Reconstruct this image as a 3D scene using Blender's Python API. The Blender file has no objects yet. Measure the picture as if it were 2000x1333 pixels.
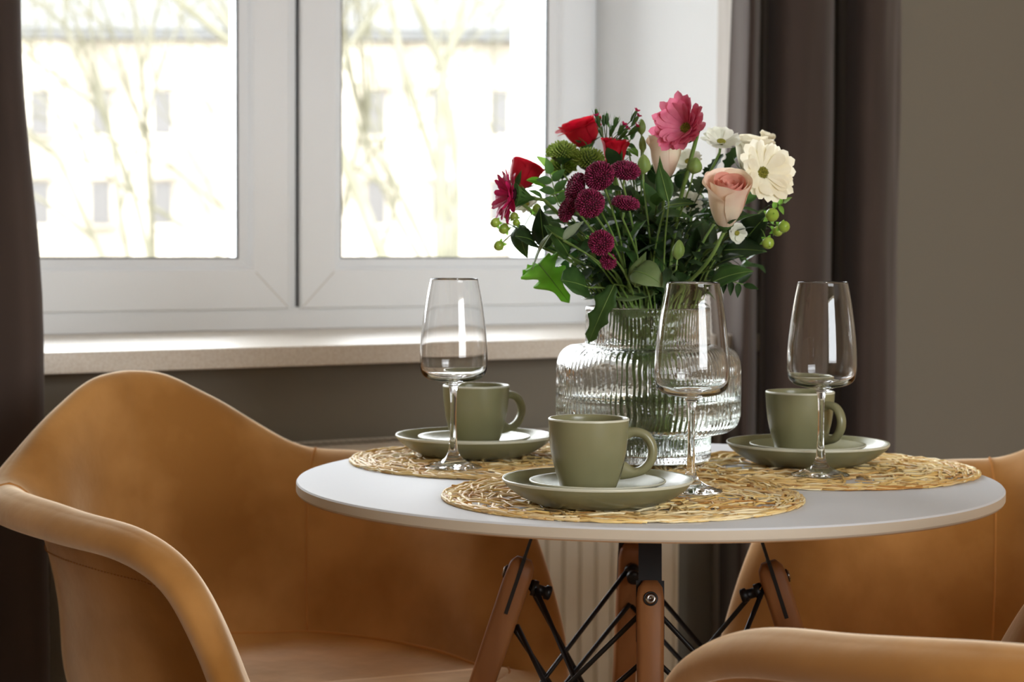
import bpy, math, random
from mathutils import Vector, Matrix, noise
from math import sin, cos, pi, radians, tan, sqrt, exp
random.seed(7)
SC = bpy.context.scene
COL = SC.collection

# ------------------------------------------------------------------ camera
F = 3920.6; PITCH = 0.052918; ROLL = 0.005933; EYE = 1.007
cam_d = bpy.data.cameras.new('camera'); cam = bpy.data.objects.new('camera', cam_d); COL.objects.link(cam)
cam_d.sensor_width = 36.0; cam_d.lens = F / 2000 * 36.0
cam.matrix_world = Matrix.Translation((0, 0, EYE)) @ Matrix.Rotation(pi / 2 - PITCH, 4, 'X') @ Matrix.Rotation(ROLL, 4, 'Z')
cam_d.clip_start = 0.05; cam_d.clip_end = 500
cam_d.dof.use_dof = True; cam_d.dof.focus_distance = 2.06; cam_d.dof.aperture_fstop = 8.0
SC.camera = cam

# ------------------------------------------------------------------ light
SKY = 10.0
world = bpy.data.worlds.new('overcast'); SC.world = world; world.use_nodes = True
bg = world.node_tree.nodes['Background']; bg.inputs[0].default_value = (0.93, 0.97, 1.0, 1); bg.inputs[1].default_value = SKY
SC.view_settings.view_transform = 'Standard'; SC.view_settings.look = 'None'
SC.view_settings.exposure = 0.38; SC.view_settings.gamma = 1.0
cy = SC.cycles
cy.max_bounces = 16; cy.diffuse_bounces = 6; cy.glossy_bounces = 8; cy.transmission_bounces = 16; cy.transparent_max_bounces = 16
cy.sample_clamp_indirect = 8.0; cy.sample_clamp_direct = 0.0; cy.blur_glossy = 0.6; cy.use_denoising = True

# ------------------------------------------------------------------ room frame: s along the window wall, w outwards, z up
ANG = radians(58.086)
DX, DY = sin(ANG), cos(ANG)                 # along the wall, receding to the right
Y0 = 3.468                                   # wall crosses the view axis here
def W(s, w, z): return Vector((DX * s - DY * w, Y0 + DY * s + DX * w, z))
def ray(px, py):
    c, s = cos(ROLL), sin(ROLL); a, b = px - 1000, py - 666.5
    X = a * c + b * s; Y = -a * s + b * c
    u = -Y / F
    return Vector((X / F, cos(PITCH) + u * sin(PITCH), -sin(PITCH) + u * cos(PITCH)))
def at(px, py, D):
    r = ray(px, py); return Vector((0, 0, EYE)) + r * (D / r.y)
def on_wall(px, py, w=0.0):                  # point of the wall-parallel plane w -> (s, z)
    r = ray(px, py)
    # n.(P) = w where n=(-DY,DX)
    t = (w + DX * Y0) / (-DY * r.x + DX * r.y)
    P = Vector((0, 0, EYE)) + r * t
    return (DX * P.x + DY * (P.y - Y0), P.z)

# ------------------------------------------------------------------ materials
def lin(c): return tuple(((v / 255) / 12.92 if v / 255 < .04045 else ((v / 255 + .055) / 1.055) ** 2.4) for v in c)
def mat(name, rgb, rough=.5, spec=.5, var=0, vscale=8, rgb2=None, bump=0, bscale=60, trans=0, sheen=0, metal=0, island=None, coat=0, stretch=None, detail=3, nap=0):
    m = bpy.data.materials.new(name); m.use_nodes = True; N = m.node_tree.nodes; L = m.node_tree.links
    p = N['Principled BSDF']; out = N['Material Output']
    p.inputs['Base Color'].default_value = (*lin(rgb), 1); p.inputs['Roughness'].default_value = rough
    p.inputs['Specular IOR Level'].default_value = spec; p.inputs['Metallic'].default_value = metal
    if sheen:
        p.inputs['Sheen Weight'].default_value = sheen; p.inputs['Sheen Roughness'].default_value = .35
        p.inputs['Sheen Tint'].default_value = (*[min(1, v * .8 + .5) for v in lin(rgb)], 1)
    if coat: p.inputs['Coat Weight'].default_value = coat; p.inputs['Coat Roughness'].default_value = .15
    tc = N.new('ShaderNodeTexCoord'); mp = N.new('ShaderNodeMapping'); L.new(tc.outputs['Object'], mp.inputs[0])
    if stretch: mp.inputs['Scale'].default_value = stretch
    colsock = None
    if rgb2 is not None and island is None:
        nz = N.new('ShaderNodeTexNoise'); nz.inputs['Scale'].default_value = vscale; nz.inputs['Detail'].default_value = detail
        L.new(mp.outputs[0], nz.inputs['Vector'])
        cr = N.new('ShaderNodeValToRGB'); cr.color_ramp.elements[0].position = .38; cr.color_ramp.elements[1].position = .64
        cr.color_ramp.elements[0].color = (*lin(rgb), 1); cr.color_ramp.elements[1].color = (*lin(rgb2), 1)
        L.new(nz.outputs['Fac'], cr.inputs[0]); colsock = cr.outputs[0]
    if island:
        g = N.new('ShaderNodeNewGeometry'); cr = N.new('ShaderNodeValToRGB'); cr.color_ramp.interpolation = 'LINEAR'
        els = cr.color_ramp.elements
        while len(els) < len(island): els.new(.5)
        for i, c in enumerate(island): els[i].position = i / (len(island) - 1); els[i].color = (*lin(c), 1)
        L.new(g.outputs['Random Per Island'], cr.inputs[0]); colsock = cr.outputs[0]
    if colsock: L.new(colsock, p.inputs['Base Color'])
    bnode = None
    if bump:
        nb = N.new('ShaderNodeTexNoise'); nb.inputs['Scale'].default_value = bscale; nb.inputs['Detail'].default_value = 4
        L.new(mp.outputs[0], nb.inputs['Vector'])
        bnode = N.new('ShaderNodeBump'); bnode.inputs['Strength'].default_value = bump; bnode.inputs['Distance'].default_value = .01
        L.new(nb.outputs['Fac'], bnode.inputs['Height']); L.new(bnode.outputs[0], p.inputs['Normal'])
    if nap:                                             # pile of the velvet catching light at grazing angles
        sh = N.new('ShaderNodeBsdfSheen'); sh.inputs['Roughness'].default_value = .45; sh.inputs['Color'].default_value = (nap, nap * .93, nap * .66, 1)
        if bnode: L.new(bnode.outputs[0], sh.inputs['Normal'])
        ad = N.new('ShaderNodeAddShader'); L.new(p.outputs[0], ad.inputs[0]); L.new(sh.outputs[0], ad.inputs[1]); L.new(ad.outputs[0], out.inputs[0])
    if trans:
        t = N.new('ShaderNodeBsdfTranslucent'); mx = N.new('ShaderNodeMixShader'); mx.inputs[0].default_value = trans
        if colsock: L.new(colsock, t.inputs[0])
        else: t.inputs[0].default_value = (*lin(rgb), 1)
        L.new(p.outputs[0], mx.inputs[1]); L.new(t.outputs[0], mx.inputs[2]); L.new(mx.outputs[0], out.inputs[0])
    return m
def glass(name, col=(1, 1, 1), ior=1.45, rough=0.0, bump=0, bscale=60):
    m = bpy.data.materials.new(name); m.use_nodes = True; N = m.node_tree.nodes; L = m.node_tree.links
    p = N['Principled BSDF']; p.inputs['Base Color'].default_value = (*col, 1); p.inputs['Roughness'].default_value = rough
    p.inputs['IOR'].default_value = ior; p.inputs['Transmission Weight'].default_value = 1
    if bump:
        tc = N.new('ShaderNodeTexCoord'); nb = N.new('ShaderNodeTexNoise'); nb.inputs['Scale'].default_value = bscale; nb.inputs['Detail'].default_value = 2
        L.new(tc.outputs['Object'], nb.inputs['Vector'])
        b = N.new('ShaderNodeBump'); b.inputs['Strength'].default_value = bump; b.inputs['Distance'].default_value = .004
        L.new(nb.outputs['Fac'], b.inputs['Height']); L.new(b.outputs[0], p.inputs['Normal'])
    return m
def pane_mat():
    m = bpy.data.materials.new('window_pane'); m.use_nodes = True; N = m.node_tree.nodes; L = m.node_tree.links
    N.remove(N['Principled BSDF']); t = N.new('ShaderNodeBsdfTransparent'); g = N.new('ShaderNodeBsdfGlossy'); g.inputs['Roughness'].default_value = .0
    f = N.new('ShaderNodeFresnel'); f.inputs[0].default_value = 1.45; mx = N.new('ShaderNodeMixShader')
    L.new(f.outputs[0], mx.inputs[0]); L.new(t.outputs[0], mx.inputs[1]); L.new(g.outputs[0], mx.inputs[2]); L.new(mx.outputs[0], N['Material Output'].inputs[0])
    return m
M = dict(
    wall=mat('grey_wall_paint', (132, 125, 112), .85, .2, bump=.05, bscale=90),
    white_wall=mat('white_plaster', (235, 237, 238), .8, .2), room_wall=mat('warm_wall_paint', (214, 198, 172), .85, .2),
    ceil=mat('ceiling_white', (235, 232, 226), .9, .1),
    floor=mat('oak_floor', (150, 112, 78), .5, .4, rgb2=(120, 86, 56), vscale=3, stretch=(1, 12, 1)),
    pvc=mat('white_pvc', (240, 243, 246), .35, .4),
    gasket=mat('rubber_gasket', (60, 60, 62), .6),
    pane=pane_mat(),
    sill=mat('pale_stone', (226, 219, 208), .42, .4, rgb2=(214, 204, 190), vscale=260, detail=2),
    radiator=mat('radiator_enamel', (222, 214, 198), .4, .4),
    grille=mat('radiator_grille', (205, 198, 186), .5),
    curtain=mat('taupe_velvet', (84, 72, 66), .9, .1, rgb2=(70, 60, 56), vscale=5, sheen=1.0, trans=.16, bump=.15, bscale=14, stretch=(1, 1, .3)),
    lining=mat('curtain_lining', (228, 222, 216), .85, .1, rgb2=(186, 178, 170), vscale=9, stretch=(1, 1, .12), trans=.3),
    tabletop=mat('white_laminate', (213, 215, 219), .55, .12, bump=.02, bscale=30),
    tableedge=mat('table_edge', (200, 186, 166), .5, .4),
    underside=mat('raw_board', (190, 150, 110), .7),
    wood=mat('beech_wood', (164, 110, 64), .5, .4, rgb2=(138, 88, 48), vscale=30, stretch=(1, 1, .08), bump=.05, bscale=60),
    black=mat('black_steel', (22, 21, 21), .42, .5),
    steel=mat('zinc_screw', (170, 165, 158), .3, metal=1),
    velvet=mat('camel_velvet', (155, 105, 49), .8, .1, rgb2=(184, 132, 73), vscale=7, nap=.75, sheen=1.0, bump=.12, bscale=22, detail=5),
    velvet_seam=mat('camel_velvet_seam', (180, 124, 64), .85, .1, sheen=.5),
    sage=mat('sage_glaze', (138, 135, 101), .27, .5, rgb2=(127, 125, 92), vscale=10),
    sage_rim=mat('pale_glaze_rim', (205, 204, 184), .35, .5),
    straw=mat('straw', (214, 178, 108), .5, .4, island=[(192, 138, 58), (236, 206, 142), (206, 160, 84), (250, 238, 200), (220, 182, 104), (242, 218, 156), (180, 122, 48), (246, 228, 176)]),
    crystal=glass('crystal_glass', (1, 1, 1), 1.45),
    vase=glass('ribbed_glass', (.985, 1, .99), 1.47, 0.0, bump=.25, bscale=70),
    water=glass('water', (.97, 1, .97), 1.33),
)
def leafmat(n, a, b, tr=.3, rough=.45): return mat(n, a, rough, .4, rgb2=b, vscale=30, trans=tr)
M.update(
    leaf_dark=leafmat('dark_leaf', (36, 56, 30), (54, 80, 40), .2), leaf_mid=leafmat('mid_leaf', (52, 86, 40), (78, 114, 54), .3),
    leaf_bright=leafmat('bright_leaf', (134, 190, 72), (160, 208, 98), .62), leaf_pale=leafmat('pale_leaf', (132, 152, 100), (104, 128, 76), .3, .6),
    leaf_silver=leafmat('silver_leaf', (172, 190, 160), (150, 172, 140), .2, .6),
    stem=leafmat('green_stem', (104, 136, 62), (128, 156, 84), .1), stem_dark=leafmat('dark_stem', (74, 92, 48), (96, 110, 60), .05),
    red=mat('red_petal', (214, 28, 52), .5, .3, rgb2=(196, 20, 46), vscale=60, trans=.35),
    magenta=mat('magenta_petal', (206, 46, 104), .5, .3, rgb2=(180, 30, 84), vscale=60, trans=.3),
    pink=mat('pink_petal', (236, 140, 166), .55, .3, rgb2=(226, 112, 146), vscale=50, trans=.35),
    blush=mat('blush_petal', (252, 240, 218), .55, .3, rgb2=(248, 222, 202), vscale=30, trans=.3),
    blush_in=mat('blush_inner_petal', (236, 176, 158), .55, .3, rgb2=(232, 160, 146), vscale=30, trans=.3),
    cream=mat('cream_petal', (250, 246, 228), .55, .3, rgb2=(244, 236, 210), vscale=30, trans=.3),
    white=mat('white_petal', (244, 244, 236), .55, .3, rgb2=(232, 234, 218), vscale=30, trans=.3),
    purple=mat('purple_floret', (96, 16, 46), .6, .3, island=[(78, 8, 34), (112, 18, 54), (146, 40, 84), (90, 12, 42)]),
    purple_core=mat('purple_core', (58, 8, 26), .7, .2),
    green_floret=mat('green_floret', (160, 188, 84), .6, .3, island=[(140, 170, 66), (186, 208, 112), (160, 188, 84)], trans=.3),
    yellow=mat('disc_floret', (150, 150, 62), .7, .2, island=[(110, 112, 40), (176, 168, 76)]),
    berry=mat('green_berry', (132, 160, 52), .28, .5, rgb2=(156, 178, 74), vscale=40),
    bud=mat('green_bud', (112, 138, 66), .45, .4, rgb2=(136, 158, 88), vscale=60, trans=.1),
    facade=mat('pale_render', (168, 160, 148), .9, .1, rgb2=(128, 121, 110), vscale=.35),
    facade_glass=mat('far_window_glass', (72, 69, 67), .3, .5), roof=mat('grey_roof', (84, 84, 83), .7, .2),
    bark=mat('pale_bark', (92, 90, 76), .9, .1, rgb2=(106, 103, 90), vscale=3), ground=mat('winter_lawn', (122, 117, 102), .95, .05, rgb2=(136, 130, 114), vscale=.2),
    hedge=mat('far_twigs', (150, 142, 116), .95, .05),
)

# ------------------------------------------------------------------ mesh helpers
class MB:
    def __init__(s): s.v = []; s.f = []; s.m = []
    def add(s, vs, fs, mtx=None, mi=0):
        b = len(s.v)
        s.v += [tuple(mtx @ Vector(v)) if mtx is not None else tuple(v) for v in vs]
        s.f += [tuple(b + i for i in f) for f in fs]; s.m += [mi] * len(fs); return s
    def box(s, x0, x1, y0, y1, z0, z1, mtx=None, mi=0):
        vs = [(x, y, z) for x in (x0, x1) for y in (y0, y1) for z in (z0, z1)]
        return s.add(vs, [(0, 1, 3, 2), (4, 6, 7, 5), (0, 4, 5, 1), (2, 3, 7, 6), (0, 2, 6, 4), (1, 5, 7, 3)], mtx, mi)
    def wbox(s, s0, s1, w0, w1, z0, z1, mi=0):           # a box in room coordinates
        vs = [W(a, b, c) for a in (s0, s1) for b in (w0, w1) for c in (z0, z1)]
        return s.add(vs, [(0, 1, 3, 2), (4, 6, 7, 5), (0, 4, 5, 1), (2, 3, 7, 6), (0, 2, 6, 4), (1, 5, 7, 3)], None, mi)
    def lathe(s, prof, n=48, mtx=None, mi=0, rfun=None, cap=True):
        vs = []; fs = []
        for k, (r, z) in enumerate(prof):
            for i in range(n):
                a = 2 * pi * i / n; rr = r + (rfun(a, z, k) if rfun else 0); vs.append((rr * cos(a), rr * sin(a), z))
        for k in range(len(prof) - 1):
            for i in range(n):
                j = (i + 1) % n; fs.append((k * n + i, k * n + j, (k + 1) * n + j, (k + 1) * n + i))
        if cap:
            fs.append(tuple(range(n))[::-1]); fs.append(tuple((len(prof) - 1) * n + i for i in range(n)))
        return s.add(vs, fs, mtx, mi)
    def tube(s, pts, rad, n=8, mi=0, flat=1.0, cap=True):
        pts = [Vector(p) for p in pts]
        if not hasattr(rad, '__len__'): rad = [rad] * len(pts)
        vs = []; fs = []; up = None
        for k, p in enumerate(pts):
            t = (pts[min(k + 1, len(pts) - 1)] - pts[max(k - 1, 0)]).normalized()
            if up is None: up = Vector((0, 0, 1)) if abs(t.z) < .9 else Vector((1, 0, 0))
            x = t.cross(up)
            if x.length < 1e-6: x = t.orthogonal()
            x.normalize(); y = x.cross(t).normalized(); up = y
            for i in range(n):
                a = 2 * pi * i / n; vs.append(p + x * (rad[k] * cos(a)) + y * (rad[k] * flat * sin(a)))
        for k in range(len(pts) - 1):
            for i in range(n):
                j = (i + 1) % n; fs.append((k * n + i, (k) * n + j, (k + 1) * n + j, (k + 1) * n + i))
        if cap: fs.append(tuple(range(n))[::-1]); fs.append(tuple((len(pts) - 1) * n + i for i in range(n)))
        return s.add(vs, fs, None, mi)
    def build(s, name, mats, parent=None, smooth=True, origin=None, sub=0, bevel=0):
        me = bpy.data.meshes.new(name)
        o0 = Vector(origin) if origin is not None else Vector((0, 0, 0))
        me.from_pydata([tuple(Vector(v) - o0) for v in s.v], [], s.f)
        if not isinstance(mats, (list, tuple)): mats = [mats]
        for m_ in mats: me.materials.append(m_)
        me.polygons.foreach_set('material_index', s.m); me.polygons.foreach_set('use_smooth', [smooth] * len(me.polygons)); me.update()
        ob = bpy.data.objects.new(name, me); COL.objects.link(ob)
        if parent is not None: ob.parent = parent
        if origin is not None: ob.location = o0
        if bevel:
            b = ob.modifiers.new('bevel', 'BEVEL'); b.width = bevel; b.segments = 3; b.limit_method = 'ANGLE'; b.angle_limit = radians(40)
            for p in me.polygons: p.use_smooth = True
            ob.modifiers.new('wn', 'WEIGHTED_NORMAL').keep_sharp = False
        if sub:
            q = ob.modifiers.new('sub', 'SUBSURF'); q.levels = sub; q.render_levels = sub
        return ob
def thing(name, label, cat, loc=(0, 0, 0), rz=0, group=None):
    o = bpy.data.objects.new(name, None); COL.objects.link(o); o.location = loc; o.rotation_euler = (0, 0, rz); o.empty_display_size = .05
    tag(o, label, cat, group); return o
def tag(o, label, cat, group=None):
    o['label'] = label; o['category'] = cat
    if group: o['group'] = group
    return o
def struct(o, label=None):
    o['kind'] = 'structure'
    if label: o['label'] = label
    return o
def copy_tree(o, parent=None):
    c = o.copy(); COL.objects.link(c)
    if parent is not None: c.parent = parent
    for ch in list(o.children): copy_tree(ch, c)
    return c
def crom(pts, n):                                   # Catmull-Rom through points
    P = [Vector(p) for p in pts]; out = []
    for i in range(len(P) - 1):
        a = P[max(i - 1, 0)]; b = P[i]; c = P[i + 1]; d = P[min(i + 2, len(P) - 1)]
        for k in range(n):
            t = k / n; out.append(.5 * ((2 * b) + (c - a) * t + (2 * a - 5 * b + 4 * c - d) * t * t + (3 * b - a - 3 * c + d) * t ** 3))
    out.append(P[-1]); return out
def sm(a, b, x):
    t = max(0, min(1, (x - a) / (b - a))); return t * t * (3 - 2 * t)

# ------------------------------------------------------------------ room shell
SL, SR, DEEP, HT = -3.5, 1.95, -5.0, 2.62          # room extent along s and w
TH = 0.72                                          # wall thickness: window sits .39 deep
WP = 0.39                                          # inner face of the window frame
s_frame_r = on_wall(1175, 200, WP)[0]              # right jamb
z_sill = on_wall(88, 690, -.10)[1]                 # top of the sill
s_l = -1.62                                        # left jamb, behind the left curtain
z_top = 2.4
wl = MB()
wl.wbox(SL, s_l, 0, TH, 0, HT); wl.wbox(s_frame_r, SR + .2, 0, TH, 0, HT); wl.wbox(s_l, s_frame_r, 0, TH, 0, z_sill - .032); wl.wbox(s_l, s_frame_r, 0, TH, z_top, HT)
struct(wl.build('wall_front', M['wall'], smooth=False), 'grey painted wall around the window')
rv = MB()                                           # white plaster reveals
rv.wbox(s_frame_r - .006, s_frame_r, .002, TH + .004, z_sill, z_top); rv.wbox(s_l, s_l + .006, .002, TH + .004, z_sill, z_top); rv.wbox(s_l, s_frame_r, .002, TH + .004, z_top - .006, z_top)
struct(rv.build('trim_1', M['white_wall'], smooth=False), 'white window reveal')
struct(MB().wbox(s_l + .006, s_frame_r - .006, WP + .07, TH + .05, z_sill - .03, z_sill + .012).build('trim_2', M['sill'], smooth=False), 'outer window ledge')
fl = MB(); fl.wbox(SL, SR, DEEP, 0, -.1, 0); struct(fl.build('floor', M['floor'], smooth=False))
cl = MB(); cl.wbox(SL, SR, DEEP, 0, HT, HT + .1); struct(cl.build('ceiling', M['ceil'], smooth=False))
struct(MB().wbox(SR, SR + .15, DEEP, 0, 0, HT).build('wall_right', M['room_wall'], smooth=False))
struct(MB().wbox(SL - .15, SL, DEEP, 0, 0, HT).build('wall_left', M['room_wall'], smooth=False))
bs0, bs1, bz0, bz1 = -1.6, .2, .8, 2.2            # unseen bare opening added behind the camera to let in fill light
bw = MB(); bw.wbox(SL, bs0, DEEP - .2, DEEP, 0, HT); bw.wbox(bs1, SR, DEEP - .2, DEEP, 0, HT); bw.wbox(bs0, bs1, DEEP - .2, DEEP, 0, bz0); bw.wbox(bs0, bs1, DEEP - .2, DEEP, bz1, HT)
struct(bw.build('wall_back', M['room_wall'], smooth=False))
sl_ = MB().wbox(s_l, s_frame_r + .06, -.10, 0, z_sill - .032, z_sill); sl_.wbox(s_l + .0, s_frame_r - .0005, -.0, WP + .05, z_sill - .032, z_sill)
so = sl_.build('window_sill', M['sill'], smooth=False, bevel=.003)
struct(so, 'deep pale stone sill below the window'); so.name = 'trim_3'

def portal(name, s0, s1, z0, z1, w, inward):
    l = bpy.data.lights.new(name, 'AREA'); l.shape = 'RECTANGLE'; l.size = s1 - s0; l.size_y = z1 - z0; l.cycles.is_portal = True
    o = bpy.data.objects.new(name, l); COL.objects.link(o); c = W((s0 + s1) / 2, w, (z0 + z1) / 2)
    nrm = (W(0, inward, 0) - W(0, 0, 0)).normalized()      # direction the light travels
    zax = -nrm; yax = Vector((0, 0, 1)); xax = yax.cross(zax)
    m = Matrix((xax, yax, zax)).transposed().to_4x4(); m.translation = c; o.matrix_world = m
portal('window_daylight', s_l, s_frame_r, z_sill, z_top, TH + .02, -1)
portal('rear_fill_opening', bs0, bs1, bz0, bz1, DEEP - .22, 1)  # sky portal for the added rear opening, which only serves as fill

# ------------------------------------------------------------------ window
win = bpy.data.objects.new('window_1', None); COL.objects.link(win); struct(win, 'white double casement window')
def part_s(o): return o
fz0 = z_sill; FR = 0.05
def sx(px, py, w=WP): return on_wall(px, py, w)[0]
def zz(px, py, w=WP): return on_wall(px, py, w)[1]
zf = zz(300, 604)                                   # top of the fixed frame's lower rail
fr = MB(); w0 = WP + .012
fr.wbox(s_l + .006, s_frame_r - .006, w0, WP + .075, fz0, zf); fr.wbox(s_l + .006, s_frame_r - .006, w0, WP + .075, z_top - .06, z_top - .006)
fr.wbox(s_l + .006, s_l + .056, w0, WP + .075, zf, z_top - .06); fr.wbox(s_frame_r - .05, s_frame_r - .006, w0, WP + .075, zf, z_top - .06)
o = fr.build('window_frame', M['pvc'], win, smooth=False, bevel=.003)
def sash(s0, s1, z0, z1, sw, name):
    """mitred sash: outer rect to glass rect, stepped bead"""
    st = sw
    mb = MB()
    rings = [(0, WP + .03), (0, WP + .003), (.003, WP), (st - .022, WP), (st - .018, WP + .003), (st - .014, WP + .012), (st, WP + .021), (st, WP + .06)]
    vs = []; fs = []
    for off, w_ in rings:
        for (a, b) in ((s0 + off, z0 + off), (s1 - off, z0 + off), (s1 - off, z1 - off), (s0 + off, z1 - off)): vs.append(W(a, w_, b))
    for k in range(len(rings) - 1):
        for i in range(4):
            j = (i + 1) % 4; fs.append((k * 4 + i, (k + 1) * 4 + i, (k + 1) * 4 + j, k * 4 + j))
    mb.add(vs, fs)
    so_ = mb.build('sash', M['pvc'], win, smooth=False)
    g = MB()
    for (a, b, c, d) in ((s0 + st - .001, s0 + st + .003, z0 + st, z1 - st), (s1 - st - .003, s1 - st + .001, z0 + st, z1 - st), (s0 + st, s1 - st, z0 + st - .001, z0 + st + .003), (s0 + st, s1 - st, z1 - st - .003, z1 - st + .001)):
        g.wbox(a, b, WP + .022, WP + .028, c, d)
    g.build('gasket', M['gasket'], so_, smooth=False)
    MB().wbox(s0 + st, s1 - st, WP + .034, WP + .038, z0 + st, z1 - st).build('glass_pane', M['pane'], so_, smooth=False)
    # mitre joints
    j = MB()
    for (a, b, da, db) in ((s0, z0, 1, 1), (s1, z0, -1, 1)):
        pts = [W(a + da * .004, WP - .0003, b + db * .004), W(a + da * (st - .024), WP - .0003, b + db * (st - .024))]
        j.tube(pts, .0007, 4)
    j.build('mitre_joint', M['grille'], so_, smooth=False)
sm_l = sx(566, 300); sm_r = sx(588, 300)
st_w = 0.092
zs0 = zf - .004
sash(s_l + .05, sm_l, zs0, z_top - .05, st_w, 'l'); sash(sm_r, s_frame_r - .022, zs0, z_top - .05, st_w, 'r')
ml = MB().wbox(sm_l - .01, sm_r + .01, WP + .016, WP + .075, zf, z_top - .06)
ml.build('mullion', M['pvc'], win, smooth=False)
ml = MB().wbox(sm_r - .0035, sm_r - .0005, WP + .010, WP + .0165, zf, z_top - .06)
ml.build('mullion_seal', M['gasket'], win, smooth=False)

# ------------------------------------------------------------------ radiator
rad = thing('radiator', 'cream panel radiator with vertical ridges on the wall below the window sill', 'radiator', W(-.6, -.06, .1))
def rbuild(mb, name, m_, **k):
    o = mb.build(name, m_, None, **k); o.parent = rad; o.matrix_parent_inverse = Matrix.Translation(-rad.location); return o
r0 = on_wall(140, 1250, -.118)[0]; r1 = on_wall(1322, 1100, -.118)[0]; rz1 = on_wall(640, 872, -.118)[1]
mb = MB(); n = int((r1 - r0) / .0333); vs = []; fs = []
xs = []
for i in range(n):
    a = r0 + (r1 - r0) * i / n; st_ = (r1 - r0) / n
    xs += [(a, -.118), (a + st_ * .62, -.118), (a + st_ * .74, -.110), (a + st_ * .88, -.110)]
xs.append((r1, -.118))
for (a, w_) in xs: vs += [W(a, w_, .14), W(a, w_, rz1 - .012)]
for i in range(len(xs) - 1): fs.append((2 * i, 2 * i + 2, 2 * i + 3, 2 * i + 1))
mb.add(vs, fs); mb.wbox(r0, r1, -.109, -.10, .12, rz1 - .004); mb.wbox(r0, r1, -.118, -.108, rz1 - .02, rz1 - .006); mb.wbox(r0, r1, -.118, -.108, .12, .14)
rbuild(mb, 'front_panel', M['radiator'], smooth=False)
rbuild(MB().wbox(r0, r1, -.045, -.036, .12, rz1 - .004), 'rear_panel', M['radiator'], smooth=False)
rbuild(MB().wbox(r0 - .004, r0 + .001, -.117, -.034, .12, rz1), 'side_cover', M['radiator'], smooth=False)
rbuild(MB().wbox(r1 - .001, r1 + .004, -.117, -.034, .12, rz1), 'side_cover', M['radiator'], smooth=False)
mb = MB(); mb.wbox(r0, r1, -.118, -.112, rz1 - .006, rz1); mb.wbox(r0, r1, -.042, -.036, rz1 - .006, rz1)
k = r0
while k < r1 - .01:
    mb.wbox(k, k + .005, -.113, -.041, rz1 - .005, rz1 - .001); k += .014
rbuild(mb, 'top_grille', M['grille'], smooth=False)
for a_ in (r0 + .2, r1 - .23): rbuild(MB().wbox(a_, a_ + .03, -.036, 0, .2, rz1 - .1), 'wall_bracket', M['radiator'], smooth=False)

# ------------------------------------------------------------------ curtains
def curtain(name, label, edge, folds, w_mid, z0, z1, seedv, lining, side, s_free=True):
    """folds: list of (s, w) at sill level; edge(z)->shift of the window-side end"""
    P = crom([Vector((a, b, 0)) for a, b in folds], 10); nz = 44; mb = MB(); vs = []; fs = []
    for k in range(nz + 1):
        z = z0 + (z1 - z0) * k / nz
        for i, p in enumerate(P):
            f = i / (len(P) - 1)
            ww = p.y + (.012 if s_free else .005) * noise.noise(Vector((p.x * 6, z * .8, seedv))) + .004 * noise.noise(Vector((p.x * 20, z * 4, seedv)))
            vs.append(W(p.x + edge(z) * (1 - f) + .008 * noise.noise(Vector((p.x * 4, z * 1.1, seedv + 5))), min(ww, -.008) if not folds_in else ww, z))
    n = len(P)
    for k in range(nz):
        for i in range(n - 1): fs.append((k * n + i, k * n + i + 1, (k + 1) * n + i + 1, (k + 1) * n + i))
    mb.add(vs, fs); o = mb.build(name, M['curtain'], None, origin=W(folds[0][0], -.15, 0))
    so_ = o.modifiers.new('thick', 'SOLIDIFY'); so_.thickness = .0035; so_.offset = 0
    lv = []; lf_ = []; m_ = lining + 1                 # pale lining turned out along the leading edge
    for k in range(nz + 1):
        zf_ = k / nz; q = [Vector(vs[k * n + i]) for i in range(n)]
        for j in range(m_):
            i = j / lining * lining * (.62 + .38 * sm(.3, .85, zf_)); a = q[int(i)].lerp(q[int(i) + 1], i - int(i)); lv.append(a + (W(side * .004, -.003, 0) - W(0, 0, 0)) - o.location)
    for k in range(nz):
        for i in range(m_ - 1): lf_.append((k * m_ + i, k * m_ + i + 1, (k + 1) * m_ + i + 1, (k + 1) * m_ + i))
    l_ = MB(); l_.add(lv, lf_); l_.build('lining', M['lining'], o)
    tag(o, label, 'curtain', None); return o
folds_in = True
def S(px, w_, py=400): return on_wall(px, py, w_)[0]
rf = [(S(1392, .05), .05), (S(1406, -.02), -.02), (S(1432, -.09), -.09), (S(1456, -.17), -.17), (S(1470, -.16), -.16), (S(1484, -.08), -.08), (S(1500, -.15), -.15), (S(1545, -.20), -.20), (S(1600, -.17), -.17), (S(1622, -.06), -.06),
      (S(1648, -.14), -.14), (S(1690, -.19), -.19), (S(1735, -.16), -.16), (S(1752, -.09), -.09), (S(1750, -.04), -.04)]
curtain('curtain', 'taupe velvet curtain in deep folds to the right of the window', lambda z: 0.02 * sm(.8, .2, z) * 0, rf, -.15, .015, 2.5, 3.1, 22, -1)
a0 = S(85, -.148, 600)
lf = [(a0 + .003, -.122), (a0, -.148), (a0 - .03, -.172), (a0 - .065, -.150), (a0 - .1, -.122), (a0 - .14, -.150), (a0 - .19, -.185), (a0 - .25, -.150), (a0 - .3, -.122), (a0 - .37, -.165), (a0 - .44, -.130)]
curtain('curtain', 'taupe velvet curtain hanging to the left of the window behind the armchair', lambda z: -.035 * sm(.85, 1.3, z) + .006 * sm(.8, .4, z), lf, -.12, .015, 2.5, 8.7, 5, 1, False)
rodo = thing('curtain_rod', 'dark metal curtain rod above the window', 'curtain rod', W(-.3, -.13, 2.5))
o = MB().tube([W(-2.4, -.13, 2.515), W(1.2, -.13, 2.515)], .012, 12).build('pole', M['black']); o.parent = rodo; o.matrix_parent_inverse = Matrix.Translation(-rodo.location)
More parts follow.
